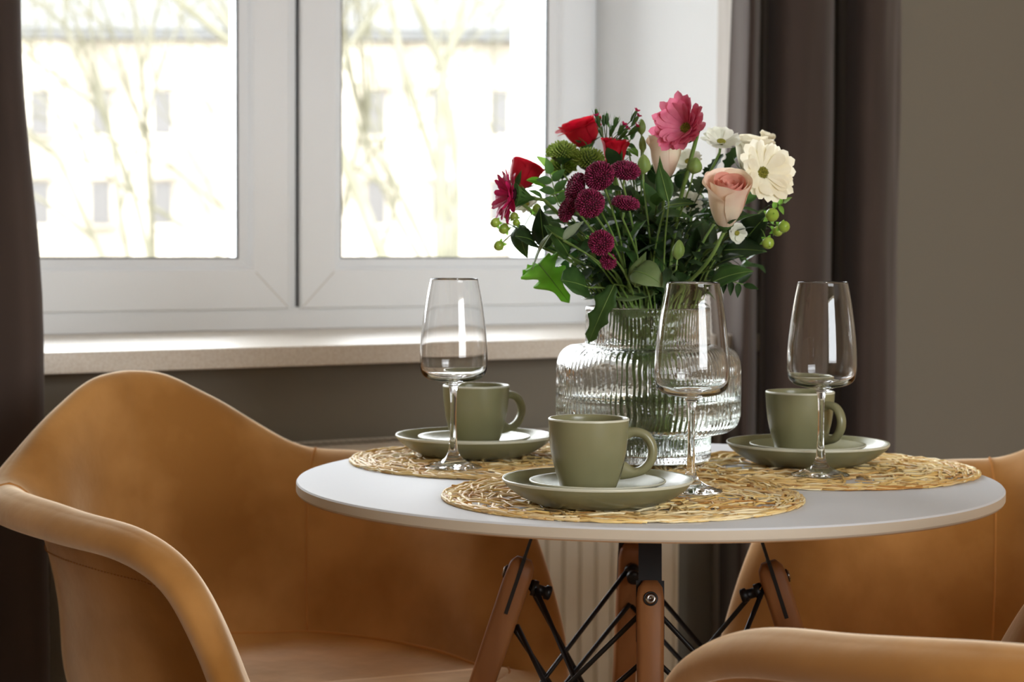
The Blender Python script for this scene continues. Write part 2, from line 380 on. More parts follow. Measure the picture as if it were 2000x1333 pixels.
for s_ in (-2.2, 1.1):
    o = MB().tube([W(s_, 0, 2.515), W(s_, -.13, 2.515)], .008, 8).build('bracket', M['black']); o.parent = rodo; o.matrix_parent_inverse = Matrix.Translation(-rodo.location)

# ------------------------------------------------------------------ outside
struct(MB().box(-160, 160, 9, 170, -5.3, -5.0).build('ground', M['ground'], smooth=False), 'ground outside')
bD = 110.0
bld = thing('apartment_building', 'pale rendered building across the street with tall windows and grey roof', 'building', (-12, bD, -5))
def bpart(mb, name, m_, **k):
    o = mb.build(name, m_, None, **k); o.parent = bld; o.matrix_parent_inverse = Matrix.Translation(-bld.location); return o
ztopb = at(200, 72, bD).z
bpart(MB().box(-60, 30, bD, bD + 14, -5, ztopb), 'wall', M['facade'], smooth=False)
bpart(MB().box(-60.5, 30.5, bD - .7, bD, ztopb - .15, ztopb + .35), 'cornice', M['roof'], smooth=False)
mb = MB(); mb.add([(-60.5, bD - .6, ztopb + .4), (30.5, bD - .6, ztopb + .4), (30.5, bD + 15, ztopb + .4), (-60.5, bD + 15, ztopb + .4), (-55, bD + 7, ztopb + 6.5), (25, bD + 7, ztopb + 6.5)], [(0, 1, 5, 4), (2, 3, 4, 5), (1, 2, 5), (3, 0, 4), (0, 3, 2, 1)])
bpart(mb, 'roof', M['roof'], smooth=False)
for cx in (-42, -162, 78, 197, 318, 735, 862, 975, 1100):
    for (ya, yb) in ((180, 262), (357, 437), (540, 620)):
        a = at(cx - 17, yb, bD); b = at(cx + 17, ya, bD)
        mb = MB(); mb.box(a.x, b.x, bD - .06, bD + .02, a.z, b.z)
        o = bpart(mb, 'window', M['facade_glass'], smooth=False)
        bpart(MB().box(a.x - .25, b.x + .25, bD - .3, bD - .02, b.z + .15, b.z + .4), 'window_lintel', M['facade'], smooth=False)
        bpart(MB().box(a.x - .2, b.x + .2, bD - .25, bD - .02, a.z - .25, a.z - .05), 'window_ledge', M['facade'], smooth=False)
def tree(label, base, lean, h, r0_, seed, levels=5, spread=.55, kids=3):
    rnd = random.Random(seed); mb = MB(); lv = MB()
    def grow(p, d, L, r, k):
        q = p; pts = [p]; dd = d.copy()
        for i in range(3):
            dd = (dd + Vector((rnd.uniform(-1, 1), rnd.uniform(-1, 1), rnd.uniform(-.4, .9))) * .13).normalized(); q = q + dd * (L / 3); pts.append(q)
        tgt = mb if k < 2 else lv
        tgt.tube(pts, [r, r * .9, r * .8, r * .68], 5 if k < 2 else 3, cap=False)
        if k >= levels: return
        for i in range(kids if k else 4):
            az = rnd.uniform(0, 2 * pi); e = spread * rnd.uniform(.6, 1.25)
            x = dd.orthogonal().normalized(); x.rotate(Matrix.Rotation(az, 3, dd))
            nd = (dd * cos(e) + x * sin(e)).normalized()
            grow(pts[-1] if i < 2 else pts[2], nd, L * rnd.uniform(.62, .82), r * .66, k + 1)
    grow(Vector((0, 0, 0)), Vector(lean).normalized(), h, r0_, 0)
    t = thing('bare_tree', label, 'tree', base)
    mb.build('trunk', M['bark'], t); lv.build('branches', M['bark'], t); return t
p = at(866, 500, 21); tree('bare forked tree outside behind the right-hand window pane', (p.x, p.y, -5), (.02, 0, 1), 4.6, .13, 11, 5, .5, 2)
p = at(275, 480, 30); tree('slender bare tree outside behind the left-hand window pane', (p.x, p.y, -5), (-.04, 0, 1), 5.4, .085, 5, 4, .5)
p = at(700, 480, 34); tree('thin bare tree outside behind the left part of the right-hand pane', (p.x, p.y, -5), (-.1, 0, 1), 5.2, .07, 17, 5, .6)
p = at(1010, 480, 28); tree('small bare tree outside by the right edge of the right-hand pane', (p.x, p.y, -5), (-.12, 0, 1), 4.6, .07, 29, 5, .6)

# ------------------------------------------------------------------ table
TX, TY, TZ = 0.1555, 2.290, 0.73
tb = thing('dining_table', 'round white dining table with splayed beech legs and black cross rods', 'table', (TX, TY, 0))
R = .4
top = MB()
prof = [(.0005, TZ), (R - .004, TZ), (R - .0015, TZ - .0007), (R - .0002, TZ - .0025), (R, TZ - .006), (R, TZ - .0115), (R - .001, TZ - .0135), (R - .0025, TZ - .015), (.0005, TZ - .015)]
vs = []; n = 192
for r_, z_ in prof: vs += [(r_ * cos(2 * pi * i / n), r_ * sin(2 * pi * i / n), z_) for i in range(n)]
for k in range(len(prof) - 1):
    top.v = vs
    for i in range(n):
        j = (i + 1) % n; top.f.append((k * n + i, (k + 1) * n + i, (k + 1) * n + j, k * n + j)); top.m.append(0 if k < 3 else (1 if k < 6 else 2))
o = top.build('tabletop', [M['tabletop'], M['tableedge'], M['underside']], tb)
o.data.polygons.foreach_set('use_smooth', [True] * len(o.data.polygons))
em = o.modifiers.new('es', 'EDGE_SPLIT'); em.split_angle = radians(20)
ztop = TZ - .015; zleg = .634; r_top = .140; slope = .33
def leg_at(az, z, dr=0): r_ = r_top + slope * (zleg - z) + dr; return Vector((r_ * cos(az), r_ * sin(az), z))
def chamfer_box(mb, A, B, hw, ht, rad_dir, tan_dir, mi=0, ea=1, eb=1):
    pts = []; N_ = 16
    ring = []
    for i in range(N_):
        a = 2 * pi * i / N_; c, s_ = cos(a), sin(a); e = .45
        ring.append((math.copysign(abs(c) ** e, c), math.copysign(abs(s_) ** e, s_)))
    ax = (B - A)
    stations = [(0, .55), (.012, .9), (.03, 1.0), (1, eb)] if ea == 1 else [(0, 1), (1, 1)]
    vs = []; fs = []
    for (t, k) in stations:
        c = A + ax * t
        for (x, y) in ring: vs.append(c + tan_dir * (x * hw * k) + rad_dir * (y * ht * k))
    for k in range(len(stations) - 1):
        for i in range(N_):
            j = (i + 1) % N_; fs.append((k * N_ + i, k * N_ + j, (k + 1) * N_ + j, (k + 1) * N_ + i))
    fs.append(tuple(range(N_))[::-1]); fs.append(tuple((len(stations) - 1) * N_ + i for i in range(N_)))
    mb.add(vs, fs, None, mi)
AZ = [radians(a) for a in (-92.5, -2.5, 87.5, 177.5)]
AZ = [radians(-92.0), radians(-3), radians(93.6), radians(177)]
for q, az in enumerate(AZ):
    rd = Vector((cos(az), sin(az), 0)); td = Vector((-sin(az), cos(az), 0)); ax = (leg_at(az, 0) - leg_at(az, zleg)).normalized()
    rn = td.cross(ax).normalized()
    mb = MB(); chamfer_box(mb, leg_at(az, zleg), leg_at(az, 0.003), .0150, .0160, rn, td, eb=.72)
    lg = mb.build('leg', M['wood'], tb)
    # black steel blade slotted into the leg, running up to the tabletop
    mb = MB(); A = leg_at(az, ztop) ; B = leg_at(az, zleg - .048)
    off = rn * (.0172 if q == 0 else .0)
    hw = .0125
    vs = []
    for P_ in (A, B):
        for sx_, sy in ((-1, -1), (1, -1), (1, 1), (-1, 1)): vs.append(P_ + td * (hw * sx_) + rn * (.0017 * sy))
    mb.add(vs, [(0, 1, 2, 3), (7, 6, 5, 4), (0, 4, 5, 1), (1, 5, 6, 2), (2, 6, 7, 3), (3, 7, 4, 0)])
    mb.box(-.02, .02, -.02, .02, ztop - .003, ztop, Matrix.Translation((A.x - rd.x * .012, A.y - rd.y * .012, 0)) @ Matrix.Rotation(az, 4, 'Z'))
    mb.build('bracket', M['black'], tb, smooth=False)
    # slot the blade sits in, seen from the sides of the leg
    mb = MB(); A = leg_at(az, zleg + .0005); B = leg_at(az, zleg - .062); vs = []
    for P_ in (A, B):
        for sx_, sy in ((-1, -1), (1, -1), (1, 1), (-1, 1)): vs.append(P_ + td * (.01515 * sx_) + rn * (.0022 * sy))
    mb.add(vs, [(0, 1, 2, 3), (7, 6, 5, 4), (0, 4, 5, 1), (1, 5, 6, 2), (2, 6, 7, 3), (3, 7, 4, 0)])
    mb.build('slot', M['black'], lg, smooth=False)
    # screw through the outer face
    mb = MB(); c = leg_at(az, zleg - .020); sgn = 1 if rn.dot(rd) > 0 else -1
    base = c + rn * (sgn * .0166); mt = Matrix.Translation(base) @ (rn * sgn).to_track_quat('Z', 'Y').to_matrix().to_4x4()
    mb.lathe([(.0078, -.002), (.0078, .0003), (.0064, .0005), (.006, -.0005)], 24, mt, 0)
    mb.lathe([(.006, -.001), (.006, .0012), (.0045, .0022), (.0018, .0022), (.0016, .0012)], 24, mt, 1)
    mb.build('screw', [M['black'], M['steel']], lg)
    # bolt cap on the inner side
    c2 = c - rn * (sgn * .0166) - Vector((0, 0, .008))
    mt = Matrix.Translation(c2) @ (-rn * sgn).to_track_quat('Z', 'Y').to_matrix().to_4x4()
    MB().lathe([(.0095, 0), (.0095, .006), (.006, .0065), (.006, .015), (.0085, .016), (.0085, .022), (.005, .0235)], 16, mt).build('bolt_cap', M['black'], tb)
    mb = MB(); zf_ = leg_at(az, .003); mb.lathe([(.011, 0), (.013, .004), (.012, .01)], 16, Matrix.Translation((zf_.x, zf_.y, 0))); mb.build('foot', M['black'], lg)
for q in range(4):
    a, b = AZ[q], AZ[(q + 1) % 4]
    for (z1_, z2_) in ((zleg - .026, .35), (zleg - .078, .302)):
        for (u, v_) in ((a, b), (b, a)):
            A = leg_at(u, z1_, -.012); B = leg_at(v_, z2_, -.010)
            # keep rods of one cross from running through each other
            sh = Vector((cos(u), sin(u), 0)) * (-.006 if u == a else .0)
            MB().tube([A + sh, B + sh], .0029, 8).build('cross_rod', M['black'], tb)

# ------------------------------------------------------------------ armchairs
RIM = [(-.267, 0, .816), (-.261, .06, .81), (-.246, .122, .779), (-.223, .183, .737), (-.188, .247, .698), (-.115, .284, .692), (-.01, .298, .684), (.087, .293, .673),
       (.151, .283, .64), (.194, .274, .573), (.227, .265, .492), (.254, .244, .435), (.275, .182, .416), (.284, .091, .413), (.287, 0, .415)]
THK = .0135
half = crom([Vector((p[0] - .004 * (p[0] < -.1), p[1] * 1.03, p[2] - .009 * sm(.43, .60, p[2]) - .002)) for p in RIM], 4)
loop = half + [Vector((p.x, -p.y, p.z)) for p in half[-2:0:-1]]          # closed rim
NL = len(loop); SEAM = 17
def chair_section(i):
    Rr = loop[i]; th = math.atan2(Rr.y, Rr.x)
    hx = Vector((Rr.x, Rr.y, 0)); out = hx.normalized()
    front = sm(.47, .43, Rr.z)                       # 1 on the seat's front lip
    ex = max(-.185, min(.20, Rr.x * .74)); ey = max(-.205, min(.205, Rr.y * .74)); k = 1
    E_ = Vector((Rr.x * .70, Rr.y * .74, .424)); E_ = E_.lerp(Vector((Rr.x * .8, Rr.y * .8, .43)), front)
    C = Vector((0.0, 0, .412))
    hgt = Rr.z - .424
    ak = sm(.80, .70, Rr.z) * (1 - front); W1 = Vector((Rr.x * (.84 - .04 * ak), Rr.y * (.88 - .06 * ak), .424 + hgt * .13 + .004)); W2 = Vector((Rr.x * (.93 - .10 * ak), Rr.y * (.935 - .10 * ak), .424 + hgt * .48)); W3 = Vector((Rr.x * (.972 - .065 * ak), Rr.y * (.97 - .07 * ak), .424 + hgt * .85))
    armk = sm(.80, .69, Rr.z) * (1 - front)
    # outward direction of the flange: perpendicular to the rim in plan
    tg = (loop[(i + 1) % NL] - loop[i - 1]).normalized(); o2 = Vector((-tg.y, tg.x, 0))
    nn = tg.cross(Vector((-out.x, -out.y, 0)).cross(tg)).normalized()
    o3 = (out - tg * out.dot(tg)).normalized()       # outward, perpendicular to the rim
    wd = .007 + .018 * armk
    down = (Vector((0, 0, -1)) - tg * (-tg.z)); 
    down = down.normalized() if down.length > .3 else -o3
    inward = (Vector((-.6, 0, -.8)) - tg * Vector((-.6, 0, -.8)).dot(tg)).normalized()
    dn = (down * (1 - sm(.6, .9, abs(tg.z))) + inward * sm(.6, .9, abs(tg.z))).normalized()
    F1 = Rr + o3 * wd * .55 + dn * .001; F2 = Rr + o3 * wd * 1.0 + dn * (.006 + .002 * armk); F3 = Rr + o3 * wd * .80 + dn * (.010 + .005 * armk)
    if front > .5: F1 = Rr + out * .012 + Vector((0, 0, -.006)); F2 = Rr + out * .018 + Vector((0, 0, -.022)); F3 = Rr + out * .012 + Vector((0, 0, -.04))
    return [C, C.lerp(E_, .5), E_, W1, W2, W3, Rr, F1, F2, F3]
def chair_mesh():
    mb = MB(); sec = [crom(chair_section(i), 3) for i in range(NL)]; K = len(sec[0]); vs = [sec[0][0]]; fs = []
    for i in range(NL):
        for k in range(1, K):
            p = sec[i][k]
            w_ = noise.noise(p * 9) * .004 * sm(3, 9, k) * (1 - sm(K - 8, K - 3, k))
            vs.append(p + Vector((0, 0, w_)))
    idx = lambda i, k: 1 + (i % NL) * (K - 1) + (k - 1)
    for i in range(NL):
        fs.append((0, idx(i + 1, 1), idx(i, 1)))
        for k in range(1, K - 1): fs.append((idx(i, k), idx(i + 1, k), idx(i + 1, k + 1), idx(i, k + 1)))
    mb.add(vs, fs); return mb, sec
cm, csec = chair_mesh()
SGN = -1
ORDER = [i % NL for i in range(-44, 45) if loop[i % NL].z > .47]
ORDER = [i for k, i in enumerate(ORDER) if i not in ORDER[:k]]
def make_chair(name, label, loc, rz):
    t = thing(name, label, 'armchair', loc, rz, 'armchairs around the table')
    o = cm.build('shell', M['velvet'], t)
    m1 = o.modifiers.new('thick', 'SOLIDIFY'); m1.thickness = THK; m1.offset = 1; m1.use_even_offset = False
    m2 = o.modifiers.new('sub', 'SUBSURF'); m2.levels = 1; m2.render_levels = 2
    # seams: one over each rear arm corner, and the line where seat meets the walls
    def skin(i, k, lift=.0003):                        # the padded surface above the shell at section i, station k
        p = csec[i % NL][k]; a = csec[i % NL][min(k + 1, len(csec[0]) - 1)] - csec[i % NL][max(k - 1, 0)]; b = csec[(i + 1) % NL][k] - csec[(i - 1) % NL][k]
        n_ = b.cross(a).normalized() * -1
        if k < 3: n_ = Vector((0, 0, -1))
        return p + n_ * ((THK + lift) * SGN)
    for sgn in (SEAM, NL - SEAM):
        MB().tube([skin(sgn, k) for k in range(8, len(csec[0]))], .0016, 6).build('seam', M['velvet_seam'], t)
    MB().tube([skin(i, 8) for i in range(NL + 1)], .0020, 6, cap=False).build('seat_welt', M['velvet_seam'], t)
    st = MB()                                          # stitching on the outside, under the rolled edge
    path = crom([csec[i][14] + Vector((csec[i][14].x, csec[i][14].y, 0)).normalized() * .0012 for i in ORDER], 4)
    for i in range(0, len(path) - 1): st.tube([path[i].lerp(path[i + 1], .15), path[i].lerp(path[i + 1], .75)], .0009, 4)
    st.build('stitching', M['velvet_seam'], t)
    # base
    bs = MB(); bs.box(-.13, .13, -.11, .11, .372, .380)
    bs.build('mounting_plate', M['black'], t, smooth=False)
    tops = [(.12, .10), (.12, -.10), (-.12, -.10), (-.12, .10)]; feet = [(.22, .23), (.22, -.23), (-.24, -.22), (-.24, .22)]
    for (a, b), (c, d) in zip(tops, feet):
        MB().tube([(a, b, .374), (a + (c - a) * .5, b + (d - b) * .5, .18), (c, d, 0.0)], [.017, .014, .011], 14).build('leg', M['wood'], t)
    for q in range(4):
        (a, b), (c, d) = tops[q], feet[(q + 1) % 4]
        MB().tube([(a, b, .34), (c + (tops[(q + 1) % 4][0] - c) * .45, d + (tops[(q + 1) % 4][1] - d) * .45, .16)], .003, 6).build('brace_rod', M['black'], t)
    return t
CH2 = ((.636, 2.472, 0), radians(-152.5))
ch1 = make_chair('armchair', 'camel velvet tub armchair left of the table in front of the window sill', (-.307, 2.548, 0), radians(-37.8))
ch2 = copy_tree(ch1); ch2.location = CH2[0]; ch2.rotation_euler = (0, 0, CH2[1]); ch2['label'] = 'camel velvet armchair right of the table, nearest the grey wall and the right curtain'
ch3 = copy_tree(ch1); ch3.location = (.4833, 1.8247, 0); ch3.rotation_euler = (0, 0, radians(134.8)); ch3['label'] = 'camel velvet armchair in front, only its rounded armrest showing at the bottom edge'

# ------------------------------------------------------------------ placemats
MATS = [(-.006, 2.440), (.360, 2.365), (.1174, 2.107)]
MR = .19
def placemat(idx, label):
    cx, cy_ = MATS[idx]; rnd = random.Random(40 + idx); mb = MB()
    def lift(x, y):
        h = 0
        for j in range(idx):
            d = math.hypot(x + cx - MATS[j][0], y + cy_ - MATS[j][1]); h += .0034 * sm(MR + .008, MR - .004, d)
        return h
    for k in range(430):
        rad_ = rnd.uniform(.0009, .0019)
        if k < 270:          # wandering chords
            a = rnd.uniform(0, 2 * pi); r_ = MR * sqrt(rnd.uniform(0, 1)) * .96; x, y = r_ * cos(a), r_ * sin(a); d = rnd.uniform(0, 2 * pi); L = rnd.uniform(.06, .17); curv = rnd.uniform(-9, 9)
            if r_ > .11: d = a + pi / 2 + rnd.uniform(-.9, .9); curv = 1 / r_ * rnd.uniform(.4, 1.4) * 1
        else:                # rim bundle running round the edge
            r_ = MR * (1 - abs(rnd.gauss(0, .075))); a = rnd.uniform(0, 2 * pi); x, y = r_ * cos(a), r_ * sin(a); d = a + pi / 2 + rnd.uniform(-.12, .12); L = rnd.uniform(.07, .2); curv = 1 / r_
        n = 9; pts = []; zb = rnd.uniform(.0009, .0034); ph = rnd.uniform(0, 6)
        for i in range(n):
            rr = math.hypot(x, y)
            if rr > MR: x *= MR / rr; y *= MR / rr; d = math.atan2(y, x) + pi / 2 + rnd.uniform(-.2, .1)
            z = zb + .0012 * sin(ph + i * 1.9) + lift(x, y); pts.append((x, y, max(z, rad_ * .8 + lift(x, y) * .9)))
            x += cos(d) * L / n; y += sin(d) * L / n; d += curv * L / n + rnd.uniform(-.28, .28)
        mb.tube(pts, rad_, 6, flat=.75)
    o = mb.build('placemat', M['straw'], None); o.location = (cx, cy_, TZ + .0002)
    tag(o, label, 'placemat', 'woven straw placemats'); return o
placemat(0, 'round woven straw placemat under the left cup and plates'); placemat(1, 'round woven straw placemat under the right cup and plates'); placemat(2, 'round woven straw placemat at the front edge of the table')

# ------------------------------------------------------------------ crockery
def solid_lathe(mb, outer, inner, n=72, mi=(0, 0, 1), mtx=None):
    """outer profile bottom->rim, inner rim->centre"""
    prof = outer + inner; vs = []; fs = []; ms = []
    for r_, z_ in prof: vs += [(r_ * cos(2 * pi * i / n), r_ * sin(2 * pi * i / n), z_) for i in range(n)]
    b = len(mb.v)
    for k in range(len(prof) - 1):
        m_ = mi[0] if k < len(outer) - 2 else (mi[2] if k < len(outer) + 1 else mi[1])
        for i in range(n):
            j = (i + 1) % n; mb.f.append((b + k * n + i, b + k * n + j, b + (k + 1) * n + j, b + (k + 1) * n + i)); mb.m.append(m_)
    mb.f.append(tuple(b + i for i in range(n))[::-1]); mb.m.append(mi[0]); mb.f.append(tuple(b + (len(prof) - 1) * n + i for i in range(n))); mb.m.append(mi[1])
    mb.v += [tuple(mtx @ Vector(v)) if mtx is not None else v for v in vs]
def sprof(pts, n=5): return [(max(p.x, .0004), p.y) for p in crom([Vector((a, b, 0)) for a, b in pts], n)]
def dinner_plate():
    mb = MB()
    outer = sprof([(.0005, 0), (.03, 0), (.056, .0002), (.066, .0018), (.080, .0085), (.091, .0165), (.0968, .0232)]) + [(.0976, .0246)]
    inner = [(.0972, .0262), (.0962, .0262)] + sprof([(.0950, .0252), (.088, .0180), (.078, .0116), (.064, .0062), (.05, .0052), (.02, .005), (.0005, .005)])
    solid_lathe(mb, outer, inner, 96); return mb
def saucer():
    mb = MB()
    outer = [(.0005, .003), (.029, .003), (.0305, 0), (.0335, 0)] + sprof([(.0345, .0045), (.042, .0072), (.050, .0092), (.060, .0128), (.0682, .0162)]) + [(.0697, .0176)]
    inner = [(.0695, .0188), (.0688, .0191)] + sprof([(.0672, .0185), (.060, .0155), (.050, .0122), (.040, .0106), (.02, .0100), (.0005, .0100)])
    solid_lathe(mb, outer, inner, 96); return mb
def mug(parent, hang):
    H = .0715; mb = MB()
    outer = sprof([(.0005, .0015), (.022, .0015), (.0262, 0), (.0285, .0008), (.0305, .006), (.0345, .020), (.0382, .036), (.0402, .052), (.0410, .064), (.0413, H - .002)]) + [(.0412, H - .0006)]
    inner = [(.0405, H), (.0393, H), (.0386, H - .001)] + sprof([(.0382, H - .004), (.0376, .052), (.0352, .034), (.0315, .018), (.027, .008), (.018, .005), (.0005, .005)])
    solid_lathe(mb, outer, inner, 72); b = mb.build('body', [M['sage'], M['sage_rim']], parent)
    # handle: a flat loop in the local xz plane, rotated by hang
    pts = crom([(.0375, 0, .0555), (.047, 0, .0575), (.0580, 0, .0540), (.0648, 0, .0430), (.0640, 0, .0300), (.0560, 0, .0195), (.0455, 0, .0160), (.0345, 0, .0180)], 5)
    vs = []; fs = []; N_ = 14
    for k, p in enumerate(pts):
        t = (pts[min(k + 1, len(pts) - 1)] - pts[max(k - 1, 0)]).normalized(); y = Vector((0, 1, 0)); x = t.cross(y).normalized()
        f = k / (len(pts) - 1); e = 1 + 1.0 * sm(.82, 1, f) + .35 * sm(.12, 0, f)
        for i in range(N_):
            a = 2 * pi * i / N_; vs.append(p + x * (.0048 * e * cos(a)) + y * (.0062 * sin(a)))
    for k in range(len(pts) - 1):
        for i in range(N_):
            j = (i + 1) % N_; fs.append((k * N_ + i, (k + 1) * N_ + i, (k + 1) * N_ + j, k * N_ + j))
    h = MB(); h.add(vs, fs, Matrix.Rotation(hang, 4, 'Z')); h.build('handle', M['sage'], parent); return b
SETS = [((-.046, 2.475), 'left', -2, radians(30), 'at the left of the table beyond the left wine glass'), ((.0880, 2.0353), 'front', 0, radians(-3), 'at the front of the table'), ((.3565, 2.405), 'right', 1, radians(-50), 'at the right of the table behind the right wine glass')]
dp = dinner_plate(); scr = saucer(); pm = None; ZM = TZ + .0042
for i, ((x, y), nm, lf_, hang, where) in enumerate(SETS):
    if i == 0:
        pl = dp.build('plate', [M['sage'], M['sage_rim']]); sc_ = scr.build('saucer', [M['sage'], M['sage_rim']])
    else:
        pl = pl.copy(); COL.objects.link(pl); sc_ = sc_.copy(); COL.objects.link(sc_)
    pl.location = (x, y, ZM); sc_.location = (x, y, ZM + .0053)
    tag(pl, 'larger sage green coupe plate ' + where, 'plate', 'sage coupe plates'); tag(sc_, 'small saucer under the cup ' + where, 'saucer', 'sage saucers')
    cx_ = x + (-.0015 if i == 1 else .002)
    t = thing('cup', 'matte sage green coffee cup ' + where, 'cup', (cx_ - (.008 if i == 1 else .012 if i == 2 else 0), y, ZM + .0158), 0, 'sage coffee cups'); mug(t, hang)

# ------------------------------------------------------------------ wine glasses
def wine_glass(label, x, y):
    t = thing('wine_glass', label, 'wine glass', (x, y, TZ + .0042), 0, 'clear wine glasses')
    H = .2205; T = .0011
    out = sprof([(.0005, .0), (.02, .0), (.0325, .0002), (.0334, .0010), (.0320, .0019), (.0220, .0050), (.0120, .0100), (.0068, .0170), (.0047, .0280), (.0037, .045), (.0034, .065), (.0038, .082), (.0050, .0935), (.0085, .0985), (.018, .1008), (.029, .1035),
                 (.0362, .1085), (.0390, .1160), (.0397, .1270), (.0388, .1480), (.0362, .1730), (.0324, .1990), (.0284, H - .001)], 4)
    inn = sprof([(.0282, H), (.0276, H - .0006), (.0316, .1990), (.0354, .1730), (.0380, .1480), (.0388, .1275), (.0380, .1175), (.0350, .1108), (.028, .1062), (.015, .1040), (.0005, .1032)], 4)
    mb = MB(); n = 64; prof = out + inn; vs = []
    for r_, z_ in prof: vs += [(r_ * cos(2 * pi * i / n), r_ * sin(2 * pi * i / n), z_) for i in range(n)]
    mb.v = vs
    # split foot+stem from bowl only in naming: one continuous body keeps refraction right
    for k in range(len(prof) - 1):
        for i in range(n):
            j = (i + 1) % n; mb.f.append((k * n + i, k * n + j, (k + 1) * n + j, (k + 1) * n + i)); mb.m.append(0)
    mb.f.append(tuple(range(n))[::-1]); mb.m.append(0); mb.f.append(tuple((len(prof) - 1) * n + i for i in range(n))); mb.m.append(0)
    mb.build('glass_body', M['crystal'], t); return t
g1 = wine_glass('clear stemmed wine glass on the left placemat in front of the window', -.0680, 2.3400)
g2 = copy_tree(g1); g2.location = (.1898, 2.1103, TZ + .0070); g2['label'] = 'clear stemmed wine glass nearest the viewer in front of the ribbed vase'
g3 = copy_tree(g1); g3.location = (.3535, 2.2850, TZ + .0042); g3['label'] = 'clear stemmed wine glass on the right placemat in front of the curtain'

# ------------------------------------------------------------------ vase
VX, VY, VZ = .1635, 2.397, TZ + .0095
vt = thing('vase', 'clear ribbed glass vase with a wide middle, half full of water', 'vase', (VX, VY, VZ))
vprof = [(.0005, 0), (.040, 0), (.070, .0), (.0745, .003), (.0755, .009), (.0755, .026), (.0765, .0310), (.0830, .0325), (.0950, .0345), (.1050, .0410), (.1100, .0530), (.1105, .070), (.1105, .100), (.1095, .1170), (.1040, .1290), (.0950, .1350), (.0850, .1365), (.0775, .1380), (.0758, .1440), (.0758, .16), (.0760, .1810)]
vo = sprof(vprof, 4)
vin = [(.0752, .1825), (.0735, .1828), (.0725, .1812)] + sprof([(.0720, .178), (.0718, .16), (.0716, .142), (.0735, .1340), (.084, .1322), (.094, .1305), (.1015, .1250), (.1058, .1150), (.1065, .100), (.1065, .070), (.1060, .056), (.1015, .0450), (.0930, .0390), (.083, .0370), (.0735, .0350), (.0715, .030), (.0715, .014), (.068, .0085), (.04, .008), (.0005, .008)], 4)
def rib(a, z, k):
    n_ = 104; w_ = a * n_ + 3.4 * noise.noise(Vector((cos(a) * 7, sin(a) * 7, z * 44))) + 1.2 * sin(z * 60)
    return -.0010 * (.5 + .5 * cos(w_)) ** 1.6
n = 104 * 8; mb = MB(); prof = vo + vin; nvo = len(vo)
mb.v = []
for k, (r_, z_) in enumerate(prof):
    amp = 1 if (k < nvo and r_ > .06 and .004 < z_ < .178) else 0
    ho = abs(z_ - .135) < .006 and r_ < .104 and False
    for i in range(n):
        a = 2 * pi * i / n; rr = r_ + amp * rib(a, z_, k); mb.v.append((rr * cos(a), rr * sin(a), z_))
for k in range(len(prof) - 1):
    for i in range(n):
        j = (i + 1) % n; mb.f.append((k * n + i, k * n + j, (k + 1) * n + j, (k + 1) * n + i)); mb.m.append(0)
mb.f.append(tuple(range(n))[::-1]); mb.m.append(0); mb.f.append(tuple((len(prof) - 1) * n + i for i in range(n))); mb.m.append(0)
mb.build('glass_body', M['vase'], vt)
# water reaches .3 mm into the inner glass surface so no air film shows
wp = [(.0005, .0077), (.04, .0077), (.0682, .0082), (.0718, .0138), (.0718, .030), (.0738, .0347), (.083, .0367), (.0930, .0387), (.1018, .0447), (.1063, .056), (.1068, .070), (.1068, .0790), (.0005, .0790)]
MB().lathe(wp, 96, cap=False).build('water', M['water'], vt)

# ------------------------------------------------------------------ bouquet helpers
VC = Vector((VX, VY, 0)); ZN = VZ + .183
def stem_path(tip, rnd, lean=.8, neckr=.05, into=True, via=None):
    d = Vector((tip.x - VX, tip.y - VY, 0)); dl = d.length; dn = d / dl if dl > 1e-4 else Vector((0, 0, 0))
    rn = min(neckr, dl * .42) ; side = Vector((-dn.y, dn.x, 0)) * rnd.uniform(-.012, .012)
    nk = VC + dn * rn + side + Vector((0, 0, ZN - .008))
    bt = VC - dn * min(.045, .5 * rn + rnd.uniform(0, .02)) + side * 1.5 + Vector((0, 0, VZ + .0125 + rnd.uniform(0, .02)))
    mid = nk.lerp(tip, .5) + Vector((0, 0, .012)) + dn * (-.012)
    if via: mid = via
    lowmid = bt.lerp(nk, .5)
    return crom([bt, lowmid, nk, mid, tip], 6)
def stem(t, path, r0_=.0019, r1_=.0016, m_='stem'):
    n_ = len(path); rs = [r0_ + (r1_ - r0_) * i / (n_ - 1) for i in range(n_)]
    o = MB().tube([p - t.location for p in path], rs, 7).build('stem', M[m_], t); return o
